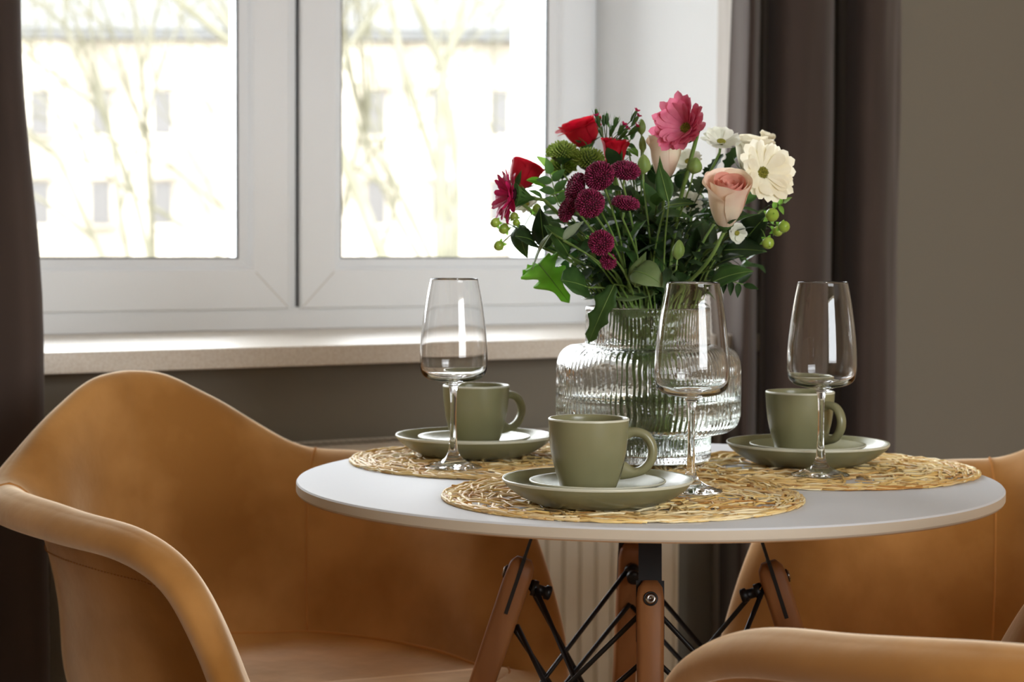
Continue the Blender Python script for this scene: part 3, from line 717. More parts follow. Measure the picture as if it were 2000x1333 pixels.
def leaf_vf(L, Wd, kind='ovate', bend=.3, fold=.25, nt=10, twist=0, ph=0):
    """leaf along +x, width y, normal +z"""
    if kind in ('lobed', 'ivy'): nt = 26
    vs = []; fs = []; cols = [-1, -.55, 0, .55, 1]
    for i in range(nt + 1):
        t = i / nt
        if kind == 'ovate': w_ = sin(pi * t ** .8) ** .85 * (1 - .25 * t)
        elif kind == 'lance': w_ = sin(pi * t ** .7) ** 1.1
        elif kind == 'round': w_ = sqrt(max(0, 1 - (2 * t - 1) ** 2)) * (1 - .1 * t)
        elif kind == 'petal': w_ = max(.22, min(1, t * 1.5) ** .8) * sqrt(max(0, 1 - t ** 7))
        elif kind == 'lobed': w_ = (.25 + .75 * sin(pi * min(1, t * 1.02) ** .75) ** .8) * (1 - .42 * abs(sin(t * 3.4 * pi)) ** .8) * sm(1.0, .9, t) * sm(-.02, .06, t) + .02
        elif kind == 'ivy':
            w_ = max(.95 * exp(-((t - .22) / .12) ** 2), .55 * exp(-((t - .5) / .12) ** 2) + .22, .62 * (1 - t) + .02) * sm(1.0, .93, t) * sm(-.02, .05, t)
        w_ = max(w_, .015) * Wd / 2
        a = bend * t; x = L * (sin(a) / bend if abs(bend) > 1e-3 else t); z = -L * ((1 - cos(a)) / bend if abs(bend) > 1e-3 else 0)
        for c in cols:
            fz = abs(c) * w_ * fold; rip = .06 * w_ * sin(t * 16 + c * 2 + ph)
            vs.append((x + (-.25 * w_ * abs(c) if kind == 'ivy' else 0), c * w_, z + fz + rip * abs(c)))
    for i in range(nt):
        for j in range(4): fs.append((i * 5 + j, (i + 1) * 5 + j, (i + 1) * 5 + j + 1, i * 5 + j + 1))
    return vs, fs
def frame_from(d, nrm):
    x = d.normalized(); z = (nrm - x * nrm.dot(x)); z = z.normalized() if z.length > 1e-4 else x.orthogonal().normalized(); y = z.cross(x)
    return Matrix((x, y, z)).transposed()
def put_leaf(mb, pos, d, nrm, L, Wd, kind, rnd, mi=0, bend=None):
    v, f = leaf_vf(L, Wd, kind, rnd.uniform(.1, .9) if bend is None else bend, rnd.uniform(.1, .4), ph=rnd.uniform(0, 6)); m_ = frame_from(d, nrm).to_4x4(); m_.translation = pos; mb.add(v, f, m_, mi)
def sprig(name, label, cat, tip, rnd, leaf=('ovate', .03, .016), nleaf=12, m_='leaf_dark', start=.35, group='foliage sprigs in the bouquet', sm_='stem_dark', neckr=.05):
    t = thing(name, label, cat, (VX, VY, VZ + .0085), 0, group); path = stem_path(tip, rnd, neckr=neckr); stem(t, path, .0014, .0008, sm_)
    mb = MB(); n_ = len(path) - 1; O = t.location
    i0 = 13                                              # first station above the neck
    for k in range(nleaf):
        f = i0 + (n_ - i0) * (start * 0 + k / max(1, nleaf - 1)); i = min(int(f), n_ - 1); p = path[i].lerp(path[i + 1], f - i); tg = (path[i + 1] - path[i]).normalized()
        az = k * 2.4 + rnd.uniform(-.5, .5); x = tg.orthogonal().normalized(); x.rotate(Matrix.Rotation(az, 3, tg))
        e = rnd.uniform(.6, 1.1) if k < nleaf - 1 else .05
        d = tg * cos(e) + x * sin(e) + Vector((0, 0, -.1)); s_ = rnd.uniform(.75, 1.15)
        put_leaf(mb, p - O, d, Vector((0, -.4, 1)) + x * -.4, leaf[1] * s_, leaf[2] * s_, leaf[0], rnd)
    mb.build('leaves', M[m_], t); return t
def petal_cup(mb, ax_m, rb, h, r_top, az, span, curl, mi=0, seedv=0, nu=10, nv=10, tip=.10, waist=0.0):
    """one petal wrapped round the axis: base radius rb, swells to r_top, lip curls outwards"""
    vs = []; fs = []
    for i in range(nv + 1):
        v = i / nv
        for j in range(nu + 1):
            u = j / nu * 2 - 1
            a = az + u * span / 2 * (.55 + .45 * sin(min(1, v * 1.5) * pi / 2))
            bulge = sin(min(v * 1.25, 1) * pi / 2) ** .8
            rr = rb + (r_top - rb) * bulge - waist * sm(.45, .8, v)
            lip = sm(.62, 1, v); wob = noise.noise(Vector((u * 1.8 + seedv * 3.1, v * 2, seedv)))
            rr += curl * lip * lip * (1 + .5 * wob) * (.75 + .5 * u * u) + .0010 * wob * v
            zt = h * v * (1 - tip * (u * u) ** 1.4 * v) - curl * .55 * lip ** 3 + .0012 * noise.noise(Vector((u * 3, v * 2 + 9, seedv))) * v
            vs.append((rr * cos(a), rr * sin(a), zt))
    for i in range(nv):
        for j in range(nu): fs.append((i * (nu + 1) + j, i * (nu + 1) + j + 1, (i + 1) * (nu + 1) + j + 1, (i + 1) * (nu + 1) + j))
    mb.add(vs, fs, ax_m, mi)
def axis_m(pos, ax): m_ = Vector(ax).normalized().to_track_quat('Z', 'Y').to_matrix().to_4x4(); m_.translation = pos; return m_
def head_stem(t, P, ax, rnd, r=.0019, neckr=.05, m_='stem', via=None):
    ax = Vector(ax).normalized(); path = stem_path(P - ax * .012, rnd, neckr=neckr, via=via) + [P]; stem(t, path, r, r * .85, m_); return path
def rose(label, P, ax, Wd, Hh, mats, seed, open_=.5, neckr=.05, stemr=.0024, sep=True, cat='rose', via=None):
    rnd = random.Random(seed); t = thing('rose', label, cat, (VX, VY, VZ + .0085), 0, 'roses in the bouquet'); O = t.location; ax = Vector(ax).normalized()
    base = P - ax * Hh * .5; m_ = axis_m(base - O, ax); mb = MB(); R_ = Wd / 2
    # spiral heart, cup, then opening outer petals
    for k in range(8):
        petal_cup(mb, m_, R_ * (.03 + .02 * k), Hh * (.90 + .012 * k), R_ * (.08 + .065 * k), k * 2.3 + seed, 3.4 - .14 * k, .0006 + .0002 * k, 1, k + seed)
    for k in range(4): petal_cup(mb, m_, R_ * .28, Hh * (.97 + .02 * (k % 2)), R_ * (.60 + .04 * k), k * 1.9 + seed * 1.3, 2.5, .0030 * open_ + .0006, 1 if k < 3 else 0, k + 20 + seed)
    for k in range(5): petal_cup(mb, m_, R_ * .34, Hh * (.90 + .12 * rnd.random()), R_ * (.78 + .035 * k), k * 1.32 + seed * .7, 2.3, .011 * open_ * rnd.uniform(.45, 1.25), 0, k + 40 + seed)
    o = mb.build('petals', [M[mats[0]], M[mats[1]]], t, sub=1)
    if sep:
        sp = MB(); sp.lathe([(.0004, -.012), (.0022, -.010), (.0045, -.006), (R_ * .42, .001), (R_ * .38, .003)], 12, m_, cap=False)
        for k in range(5):
            v, f = leaf_vf(Hh * rnd.uniform(.5, .8), .007, 'lance', rnd.uniform(-1.0, .7), .3)
            q = m_ @ Matrix.Rotation(k * 2 * pi / 5 + seed, 4, 'Z') @ Matrix.Translation((R_ * .28, 0, .0)) @ Matrix.Rotation(-rnd.uniform(.3, 1.2), 4, 'Y'); sp.add(v, f, q)
        sp.build('sepals', M['leaf_mid'], t)
    head_stem(t, base, ax, rnd, stemr, neckr, via=via); return t
def daisy(name, label, P, ax, Wd, m_, seed, npet=26, pw=.007, cone=.35, disc=.16, core='yellow', calyx=0, layers=2, cat='flower', group=None, neckr=.05, droop=.3, stemr=.0019):
    rnd = random.Random(seed); t = thing(name, label, cat, (VX, VY, VZ + .0085), 0, group or 'daisy-like flowers in the bouquet'); O = t.location; mm = axis_m(P - O, ax); mb = MB(); R_ = Wd / 2
    for l in range(layers):
        for k in range(npet):
            a = (k + .5 * l) * 2 * pi / npet + rnd.uniform(-.08, .08); L = R_ * (1 - .16 * l) * rnd.uniform(.88, 1.06)
            v, f = leaf_vf(L * .9, pw * rnd.uniform(.85, 1.15), 'petal', rnd.uniform(-.1, 1) * droop, rnd.uniform(-.2, .35), nt=12)
            q = mm @ Matrix.Rotation(a, 4, 'Z') @ Matrix.Translation((R_ * .1, 0, .001 * l)) @ Matrix.Rotation(-(cone + .16 * l + rnd.uniform(-.12, .12)), 4, 'Y') @ Matrix.Rotation(rnd.uniform(-.3, .3), 4, 'X'); mb.add(v, f, q)
    mb.build('petals', M[m_], t)
    cb = MB(); nd = 90; rr = R_ * disc * 1.6
    cb.lathe([(.0004, -.001), (rr, -.001), (rr * .95, .0015), (rr * .6, .003), (.0004, .0032)], 18, mm, cap=False)
    for k in range(nd):
        r_ = rr * sqrt(k / nd); a = k * 2.39996; cb.lathe([(.0007, 0), (.0006, .0016), (.0002, .0022)], 5, mm @ Matrix.Translation((r_ * cos(a), r_ * sin(a), .0028 * (1 - .5 * (r_ / rr) ** 2))))
    cb.build('disc', M[core], t)
    if calyx:
        c = MB(); c.lathe([(.0018, -calyx), (.0035, -calyx * .8), (R_ * .30, -calyx * .30), (R_ * .42, -.001)], 16, mm, cap=False)
        for k in range(16):
            v, f = leaf_vf(calyx * .8, .004, 'lance', .1, .2, nt=5); c.add(v, f, mm @ Matrix.Rotation(k * 2 * pi / 16, 4, 'Z') @ Matrix.Translation((.004, 0, -calyx * .8)) @ Matrix.Rotation(-1.0, 4, 'Y'))
        c.build('calyx', M['leaf_mid'], t)
    head_stem(t, P - Vector(ax).normalized() * (calyx or .001), ax, rnd, stemr, neckr); return t
def pompon(name, label, P, ax, Wd, seed, mats=('purple', 'purple_core'), Hf=.42, nfl=260, fl=.0036, fr_=.00085, cat='chrysanthemum', group='purple button chrysanthemums', stemr=.0014, hollow=True):
    rnd = random.Random(seed); t = thing(name, label, cat, (VX, VY, VZ + .0085), 0, group); O = t.location; ax = Vector(ax).normalized(); mm = axis_m(P - O - ax * Wd * Hf * .45, ax); R_ = Wd / 2
    core = MB(); Hh = Wd * Hf
    core.lathe([(.0004, 0), (R_ * .5, -.001), (R_ * .80, Hh * .18), (R_ * .84, Hh * .42), (R_ * .66, Hh * .72), (R_ * .35, Hh * (.80 if hollow else .95)), (.0004, Hh * (.66 if hollow else 1))], 24, mm, cap=False)
    core.build('flower_core', M[mats[1]], t)
    mb = MB()
    for k in range(nfl):
        f = (k + .5) / nfl; th = f ** .62 * 1.95; a = k * 2.39996
        r_ = R_ * .80 * sin(min(th, pi / 2 + .5)); z = Hh * (.40 + .42 * cos(th)); 
        if hollow and th < .5: z -= Hh * .12 * (1 - th / .5)
        nx = Vector((sin(th) * cos(a), sin(th) * sin(a), cos(th) * .8 + .15)).normalized()
        if hollow and th < .45: nx = Vector((0, 0, 1)) + nx * -.2
        L = fl * rnd.uniform(.75, 1.2) * (1 if th > .5 or not hollow else .6)
        q = mm @ Matrix.Translation((r_ * cos(a), r_ * sin(a), z)) @ nx.to_track_quat('Z', 'Y').to_matrix().to_4x4()
        mb.lathe([(fr_ * .7, -.001), (fr_ * 1.15, L * .6), (fr_ * .9, L), (fr_ * .2, L * 1.08)], 5, q, cap=False)
    mb.build('florets', M[mats[0]], t)
    c = MB(); c.lathe([(.0012, -.005), (R_ * .4, -.0016), (R_ * .72, Hh * .12)], 14, mm, cap=False); c.build('calyx', M['leaf_mid'], t)
    head_stem(t, P - ax * (Wd * Hf * .5), ax, rnd, stemr, .045); return t
def bud(label, P, ax, w_, h_, seed, mat_='bud', name='flower_bud'):
    rnd = random.Random(seed); t = thing(name, label, 'flower bud', (VX, VY, VZ + .0085), 0, 'green buds in the bouquet'); O = t.location; ax = Vector(ax).normalized(); mm = axis_m(P - O - ax * h_ / 2, ax)
    def rf(a, z, k): return .0006 * cos(a * 5 + z * 90) * (1 if 1 < k < 7 else 0)
    MB().lathe([(.0012, -.001), (w_ * .28, h_ * .06), (w_ * .45, h_ * .2), (w_ * .5, h_ * .42), (w_ * .44, h_ * .62), (w_ * .30, h_ * .8), (w_ * .14, h_ * .94), (.0003, h_)], 20, mm, rfun=rf, cap=False).build('bud_body', M[mat_], t)
    s_ = MB()
    for k in range(5):
        v, f = leaf_vf(h_ * .75, w_ * .34, 'lance', -.8, .4, nt=6); s_.add(v, f, mm @ Matrix.Rotation(k * 2 * pi / 5, 4, 'Z') @ Matrix.Translation((w_ * .2, 0, 0)) @ Matrix.Rotation(-1.15, 4, 'Y'))
    s_.build('sepals', M['leaf_mid'], t); head_stem(t, P - ax * h_ / 2, ax, rnd, .0011, .05); return t
def leaf_stalk(name, label, base, tip, nrm, Wd, kind, m_, seed, bend=.5, cat='leaf', via=None, fold=.2):
    """a big single leaf whose stalk runs down into the vase; base and tip of the blade in world space"""
    rnd = random.Random(seed); t = thing(name, label, cat, (VX, VY, VZ + .0085), 0, 'large single leaves in the bouquet'); O = t.location
    d = tip - base; L = d.length; a = bend
    chord = L * (2 * sin(a / 2) / a) if abs(a) > 1e-3 else L
    v, f = leaf_vf(L * L / chord, Wd, kind, bend, fold, ph=seed); m_f = frame_from(d, Vector(nrm)).to_4x4() @ Matrix.Rotation(-bend / 2, 4, 'Y'); m_f.translation = base - O
    mb = MB(); mb.add(v, f, m_f); o = mb.build('leaf_blade', M[m_], t); so_ = o.modifiers.new('t', 'SOLIDIFY'); so_.thickness = .0004
    vein = MB(); vn = [m_f @ Vector(v[i * 5 + 2]) + (m_f.to_3x3() @ Vector((0, 0, .0003))) for i in range(len(v) // 5)]
    vein.tube(vn, [.0008 * (1 - .8 * i / len(vn)) for i in range(len(vn))], 5).build('midrib', M['stem'], t)
    path = stem_path(base, rnd, neckr=.055, via=via); stem(t, path, .0013, .0010); return t

# ------------------------------------------------------------------ flowers, from the photograph
A = at
rose('red rose tilted open at the top left of the bouquet', A(1137, 257, 2.46), (-.32, -.1, .92), .052, .036, ('red', 'red'), 3, .9)
rose('small red rose cup above the purple button flowers', A(1201, 300, 2.31), (.03, -.15, .98), .031, .036, ('red', 'red'), 5, .25)
rose('red rose behind the magenta gerbera at the left edge', A(1022, 340, 2.42), (.42, .0, .9), .043, .036, ('red', 'red'), 8, .3)
rose('tall pale pink rose just below the pink gerbera', A(1298, 304, 2.30), (.0, -.1, 1), .042, .052, ('blush', 'blush_in'), 12, .45)
rose('blush rose with open heart on a thick stem in front right', A(1421, 393, 2.19), (.04, -.55, .83), .050, .060, ('blush', 'blush_in'), 15, .55, via=A(1376, 520, 2.24))
rose('cream rose behind the white daisy flower', A(1468, 300, 2.40), (.05, -.1, 1), .046, .048, ('cream', 'cream'), 19, .7)
daisy('gerbera', 'open pink gerbera at the top of the bouquet', A(1341, 251, 2.24), (-.52, -.80, .24), .084, 'pink', 31, 26, .0125, .72, .15, 'yellow', calyx=.014, cat='gerbera', group='gerberas in the bouquet', stemr=.0028, droop=.25)
daisy('gerbera', 'magenta gerbera facing left at the left edge of the bouquet', A(1002, 382, 2.27), (-.90, -.34, .12), .070, 'magenta', 33, 22, .0085, .55, .16, 'purple_core', calyx=.026, cat='gerbera', group='gerberas in the bouquet', stemr=.0026, droop=.7)
daisy('daisy_flower', 'large white daisy flower at the right of the bouquet', A(1488, 338, 2.25), (.36, -.80, .10), .080, 'cream', 35, 19, .0135, .45, .11, 'yellow', cat='daisy', droop=.7)
daisy('daisy_flower', 'white daisy flower behind the right petals of the pink gerbera', A(1408, 280, 2.36), (.05, -.55, .75), .052, 'white', 37, 14, .011, .4, .12, 'yellow', cat='daisy')
daisy('daisy_flower', 'white daisy flower low between pale pink rose and blush rose', A(1345, 318, 2.40), (-.2, -.6, .6), .040, 'white', 39, 13, .009, .4, .12, 'yellow', cat='daisy')
daisy('daisy_flower', 'white daisy flower half hidden behind a leaf left of the blush rose', A(1343, 402, 2.37), (-.1, -.7, .5), .042, 'white', 41, 13, .0095, .4, .12, 'yellow', cat='daisy')
daisy('daisy_flower', 'small white daisy flower peeking out below the blush rose', A(1437, 455, 2.30), (.4, -.7, -.1), .028, 'white', 43, 10, .009, .5, .12, 'yellow', cat='daisy')
daisy('daisy_flower', 'white daisy flower behind leaves near the magenta gerbera', A(1030, 402, 2.52), (-.3, -.6, .6), .036, 'white', 45, 13, .0085, .4, .12, 'yellow', cat='daisy')
daisy('daisy_flower', 'pale flower with pink tinge at the upper right behind the cream rose', A(1495, 276, 2.43), (.3, -.3, .9), .030, 'cream', 47, 9, .012, .9, .1, 'cream', cat='daisy')
pp = [(1170, 343, 2.19, (-.25, -.85, .35), .034, 'purple button flower with a dark hollow, largest of its cluster'),
      (1222, 333, 2.22, (.1, -.55, .8), .0325, 'purple button flower right under the small red rose'),
      (1124, 366, 2.21, (-.85, -.30, .35), .035, 'purple button flower seen edge on at the upper left of its cluster'),
      (1152, 397, 2.17, (-.05, -.95, .2), .032, 'purple button flower facing out below the largest one'),
      (1108, 410, 2.20, (-.8, -.45, .3), .026, 'small purple button flower at the left edge of its cluster'),
      (1222, 397, 2.20, (.15, -.30, .95), .030, 'flat purple button flower facing up on a pale green stalk'),
      (1174, 474, 2.17, (-.1, -.93, .3), .0265, 'purple button flower lowest of all, alone among dark leaves'),
      (1188, 511, 2.24, (.2, -.8, .2), .015, 'tiny purple bud flower just below the lowest button flower')]
for i, (px, py, D, ax, w_, lb) in enumerate(pp): pompon('button_chrysanthemum', lb, A(px, py, D), ax, w_, 60 + i, nfl=int(240 * (w_ / .033) ** 1.2))
gp = [(1098, 298, 2.40, (0, -.1, 1), .034, 'dark green pompon flower right of the window edge'), (1096, 327, 2.43, (-.1, -.2, 1), .034, 'yellow green pompon flower just under the dark green one'),
      (1150, 312, 2.40, (.1, -.3, .9), .036, 'pale green pompon flower between the red roses')]
for i, (px, py, D, ax, w_, lb) in enumerate(gp): pompon('green_chrysanthemum', lb, A(px, py, D), ax, w_, 80 + i, ('green_floret', 'leaf_mid'), .6, 210, .0062, .0010, 'chrysanthemum', 'green pompon flowers', hollow=False)
bud('pointed green bud standing above the pale pink rose', A(1253, 247, 2.33), (0, 0, 1), .010, .017, 91)
bud('slim dark green bud left of the pale pink rose', A(1255, 281, 2.30), (-.05, 0, 1), .008, .018, 92)
bud('plump green bud between button flowers and pale pink rose', A(1257, 320, 2.24), (0, -.1, 1), .0155, .021, 93)
bud('round green bud right of the pale pink rose', A(1357, 323, 2.26), (.2, -.1, 1), .017, .018, 94)
bud('green bud low among the dark leaves left of the thick rose stem', A(1325, 487, 2.22), (.1, 0, 1), .0135, .021, 95)
# spiky dianthus cluster
def dianthus(label, P, seed):
    rnd = random.Random(seed); t = thing('dianthus_sprig', label, 'flower', (VX, VY, VZ + .0085)); O = t.location; st_ = MB(); bd = MB(); tp = MB()
    path = stem_path(P, rnd, neckr=.04); stem(t, path, .0017, .0014)
    for k in range(15):
        e = Vector((rnd.uniform(-1, 1), rnd.uniform(-.5, .5), rnd.uniform(.0, 1.1))); q = P + e * .021 + Vector((.010, 0, .006)); st_.tube([P - O - Vector((0, 0, .006)), P.lerp(q, .5) - O, q - O], .0006, 5)
        dd = (q - P).normalized(); mm = axis_m(q - O, dd + Vector((0, 0, .6))); bd.lathe([(.0008, -.001), (.0022, .002), (.0024, .008), (.0016, .0125)], 8, mm, cap=False)
        for j in range(4):
            v, f = leaf_vf(.014, .0022, 'lance', -.3, .3, nt=5); bd.add(v, f, mm @ Matrix.Rotation(j * pi / 2, 4, 'Z') @ Matrix.Translation((.0015, 0, .001)) @ Matrix.Rotation(-1.2, 4, 'Y'))
        if k % 2 == 0:
            for j in range(5):
                v, f = leaf_vf(.006, .004, 'round', .2, .2, nt=4); tp.add(v, f, mm @ Matrix.Translation((0, 0, .012)) @ Matrix.Rotation(j * 1.26, 4, 'Z') @ Matrix.Rotation(-.8, 4, 'Y'))
    st_.build('stalks', M['stem_dark'], t); bd.build('buds', M['leaf_mid'], t); tp.build('petals', M['magenta'], t)
dianthus('spiky green dianthus sprig with magenta tips at the top of the bouquet', A(1184, 282, 2.32), 5)
# hypericum berries
def berries(label, P, pts, seed):
    rnd = random.Random(seed); t = thing('hypericum_sprig', label, 'berry sprig', (VX, VY, VZ + .0085), 0, 'green berry sprigs'); O = t.location; path = stem_path(P, rnd, neckr=.06); stem(t, path, .0014, .0010)
    tw = MB(); sp = MB()
    for (px, py, D, r_) in pts:
        c = A(px, py, D); d = (c - P).normalized(); tw.tube([P - O, P.lerp(c, .5) + Vector((0, 0, .003)) - O, c - d * r_ * .9 - O], .0007, 5)
        MB().lathe([(.0003, -r_)] + [(r_ * sin(a), -r_ * cos(a)) for a in [pi * k / 12 for k in range(1, 12)]] + [(.0006, r_ * 1.02), (.0003, r_ * 1.12)], 16, axis_m(c - O, d), cap=False).build('berry', M['berry'], t)
        for k in range(5):
            v, f = leaf_vf(r_ * 1.3, r_ * .9, 'ovate', .4, .2, nt=5); sp.add(v, f, axis_m(c - d * r_ - O, d) @ Matrix.Rotation(k * 1.26, 4, 'Z') @ Matrix.Rotation(-.3 + rnd.uniform(-.3, .3), 4, 'Y'))
    tw.build('twigs', M['stem'], t); sp.build('sepals', M['leaf_bright'], t)
berries('green berry sprig at the left edge below the magenta gerbera', A(1020, 450, 2.32), [(967, 435, 2.25, .0055), (984, 447, 2.26, .006), (1004, 423, 2.28, .0052), (1008, 435, 2.24, .0042), (991, 419, 2.3, .0055), (1048, 407, 2.30, .0053), (974, 480, 2.27, .0058)], 3)
berries('green berry sprig at the right edge below the white daisy flower', A(1480, 440, 2.32), [(1508, 420, 2.26, .0078), (1531, 443, 2.27, .0068), (1519, 452, 2.30, .006), (1500, 475, 2.28, .007)], 4)

# ------------------------------------------------------------------ large single leaves
V = Vector
leaf_stalk('ivy_leaf', 'bright green lobed leaf hanging at the lower left, lit through', A(1052, 515, 2.30), A(1112, 592, 2.27), (-.2, -.9, .35), .058, 'ivy', 'leaf_bright', 1, .5)
leaf_stalk('leaf_stalk', 'small bright green leaf tip left of the lobed leaf', A(1062, 522, 2.33), A(1020, 538, 2.31), (.0, -.8, .5), .022, 'lobed', 'leaf_bright', 2, .3)
leaf_stalk('leaf_stalk', 'dark heart shaped leaf right of the bright lobed leaf', A(1148, 562, 2.26), A(1096, 548, 2.22), (.0, -.85, .4), .040, 'round', 'leaf_mid', 3, .3)
leaf_stalk('leaf_stalk', 'rounded dark leaf below the berries at the left edge', A(1048, 480, 2.29), A(1006, 462, 2.24), (.3, -.7, .5), .030, 'round', 'leaf_dark', 4, .6)
leaf_stalk('leaf_stalk', 'dark green leaf standing upright by the left berries', A(1065, 485, 2.30), A(1055, 405, 2.27), (-.3, -.85, .1), .028, 'ovate', 'leaf_dark', 5, .3)
leaf_stalk('leaf_stalk', 'green leaf hanging down below the left berries', A(1012, 440, 2.30), A(1030, 504, 2.27), (-.4, -.8, .2), .026, 'ovate', 'leaf_mid', 6, .4)
leaf_stalk('leaf_stalk', 'green pointed leaf left of the lowest purple button flower', A(1110, 500, 2.28), A(1062, 440, 2.24), (.2, -.8, .4), .034, 'ovate', 'leaf_mid', 7, .5)
leaf_stalk('leaf_stalk', 'glossy green leaf lit at the lower right beside the curtain', A(1385, 556, 2.30), A(1472, 530, 2.27), (.1, -.75, .6), .034, 'ovate', 'leaf_mid', 8, .6)
leaf_stalk('leaf_stalk', 'very dark pointed leaf at the right below the berries', A(1410, 490, 2.34), A(1498, 492, 2.30), (.0, -.8, .5), .036, 'ovate', 'leaf_dark', 9, .4)
leaf_stalk('leaf_stalk', 'dark leaf between the lit right leaf and the very dark one', A(1392, 525, 2.33), A(1452, 500, 2.28), (-.1, -.7, .6), .022, 'ovate', 'leaf_dark', 10, .5)
leaf_stalk('leaf_stalk', 'broad dark leaf right of the blush rose', A(1455, 470, 2.33), A(1500, 418, 2.30), (-.2, -.9, .2), .040, 'ovate', 'leaf_dark', 11, .4)
leaf_stalk('chrysanthemum_leaf', 'dark lobed leaf hanging over the left rim of the vase', A(1200, 556, 2.285), A(1149, 672, 2.285), (-.35, -.9, .1), .032, 'lobed', 'leaf_mid', 12, .25)
leaf_stalk('leaf_stalk', 'pale green leaf lying across the mouth of the vase', A(1198, 583, 2.335), A(1284, 574, 2.33), (.0, -.75, .6), .020, 'ovate', 'leaf_pale', 13, .3)
leaf_stalk('leaf_stalk', 'pale curled leaf inside the neck of the vase', A(1215, 610, 2.345), A(1285, 612, 2.345), (.0, -.95, .3), .020, 'ovate', 'leaf_pale', 14, .3)
leaf_stalk('leaf_stalk', 'large pale green leaf curling over in the front centre', A(1238, 530, 2.26), A(1298, 562, 2.24), (.0, -.8, .5), .040, 'ovate', 'leaf_pale', 15, 1.2)
leaf_stalk('leaf_stalk', 'pale green upright leaf left of the curled centre leaf', A(1240, 560, 2.28), A(1262, 492, 2.26), (-.3, -.9, .1), .022, 'lance', 'leaf_pale', 16, .7)
leaf_stalk('leaf_stalk', 'bright leaf pointing left above the dark upright leaf', A(1064, 362, 2.34), A(1028, 352, 2.31), (.1, -.8, .5), .016, 'ovate', 'leaf_bright', 17, .3)
leaf_stalk('leaf_stalk', 'dark leaf across the half hidden white daisy flower', A(1298, 405, 2.24), A(1357, 398, 2.22), (.0, -.7, .7), .019, 'ovate', 'leaf_mid', 18, .5)
leaf_stalk('leaf_stalk', 'silvery leaf at the upper right beside the white daisy flower', A(1512, 318, 2.34), A(1536, 294, 2.33), (-.3, -.9, .2), .009, 'ovate', 'leaf_silver', 19, .3)
leaf_stalk('leaf_stalk', 'pointed leaf standing in front of the pale pink rose', A(1306, 395, 2.22), A(1286, 318, 2.24), (-.2, -.95, .1), .020, 'lance', 'leaf_mid', 20, .2)
leaf_stalk('leaf_stalk', 'bright leaf between small red rose and pale pink rose', A(1228, 290, 2.36), A(1246, 306, 2.34), (.2, -.8, .5), .013, 'ovate', 'leaf_bright', 21, .4)
leaf_stalk('leaf_stalk', 'silver edged leaf curving up left of the lowest button flower', A(1100, 470, 2.22), A(1140, 432, 2.20), (.5, -.2, .8), .012, 'lance', 'leaf_silver', 22, .6)
leaf_stalk('leaf_stalk', 'silver edged leaf hanging over the bright lobed leaf', A(1078, 455, 2.24), A(1040, 528, 2.25), (-.8, -.3, .4), .014, 'lance', 'leaf_silver', 23, .5)

# ------------------------------------------------------------------ foliage sprigs that fill the bouquet
FL = [(1137, 252, 'the tilted red rose'), (1200, 300, 'the small red rose'), (1020, 340, 'the left red rose'), (1297, 300, 'the pale pink rose'), (1420, 390, 'the blush rose'), (1468, 296, 'the cream rose'),
      (1348, 245, 'the pink gerbera'), (992, 384, 'the magenta gerbera'), (1490, 338, 'the large white daisy flower'), (1170, 345, 'the largest purple button flower'), (1174, 474, 'the lowest purple button flower'),
      (1222, 397, 'the flat purple button flower'), (1098, 300, 'the dark green pompon flower'), (1515, 440, 'the right berries'), (985, 445, 'the left berries'), (1325, 487, 'the low green bud'), (1085, 550, 'the bright lobed leaf'), (1432, 543, 'the lit right leaf')]
used = set()
def where(px, py):
    for x, y, nm in sorted(FL, key=lambda f: (f[0] - px) ** 2 + (f[1] - py) ** 2)[:9]:
        dx, dy = px - x, py - y
        rel = ('right of' if dx > 0 else 'left of') if abs(dx) > abs(dy) else ('below' if dy > 0 else 'above')
        if (rel, nm) not in used: used.add((rel, nm)); return rel + ' ' + nm
    a, b = sorted(FL, key=lambda f: (f[0] - px) ** 2 + (f[1] - py) ** 2)[:2]
    for a, b in [(i, j) for k in range(2, 12) for i, j in __import__('itertools').combinations(sorted(FL, key=lambda f: (f[0] - px) ** 2 + (f[1] - py) ** 2)[:k], 2)]:
        t = 'between %s and %s' % (a[2].replace(' flower', ''), b[2].replace(' flower', ''))
        if t not in used: used.add(t); return t
    return 'amid the dense foliage'
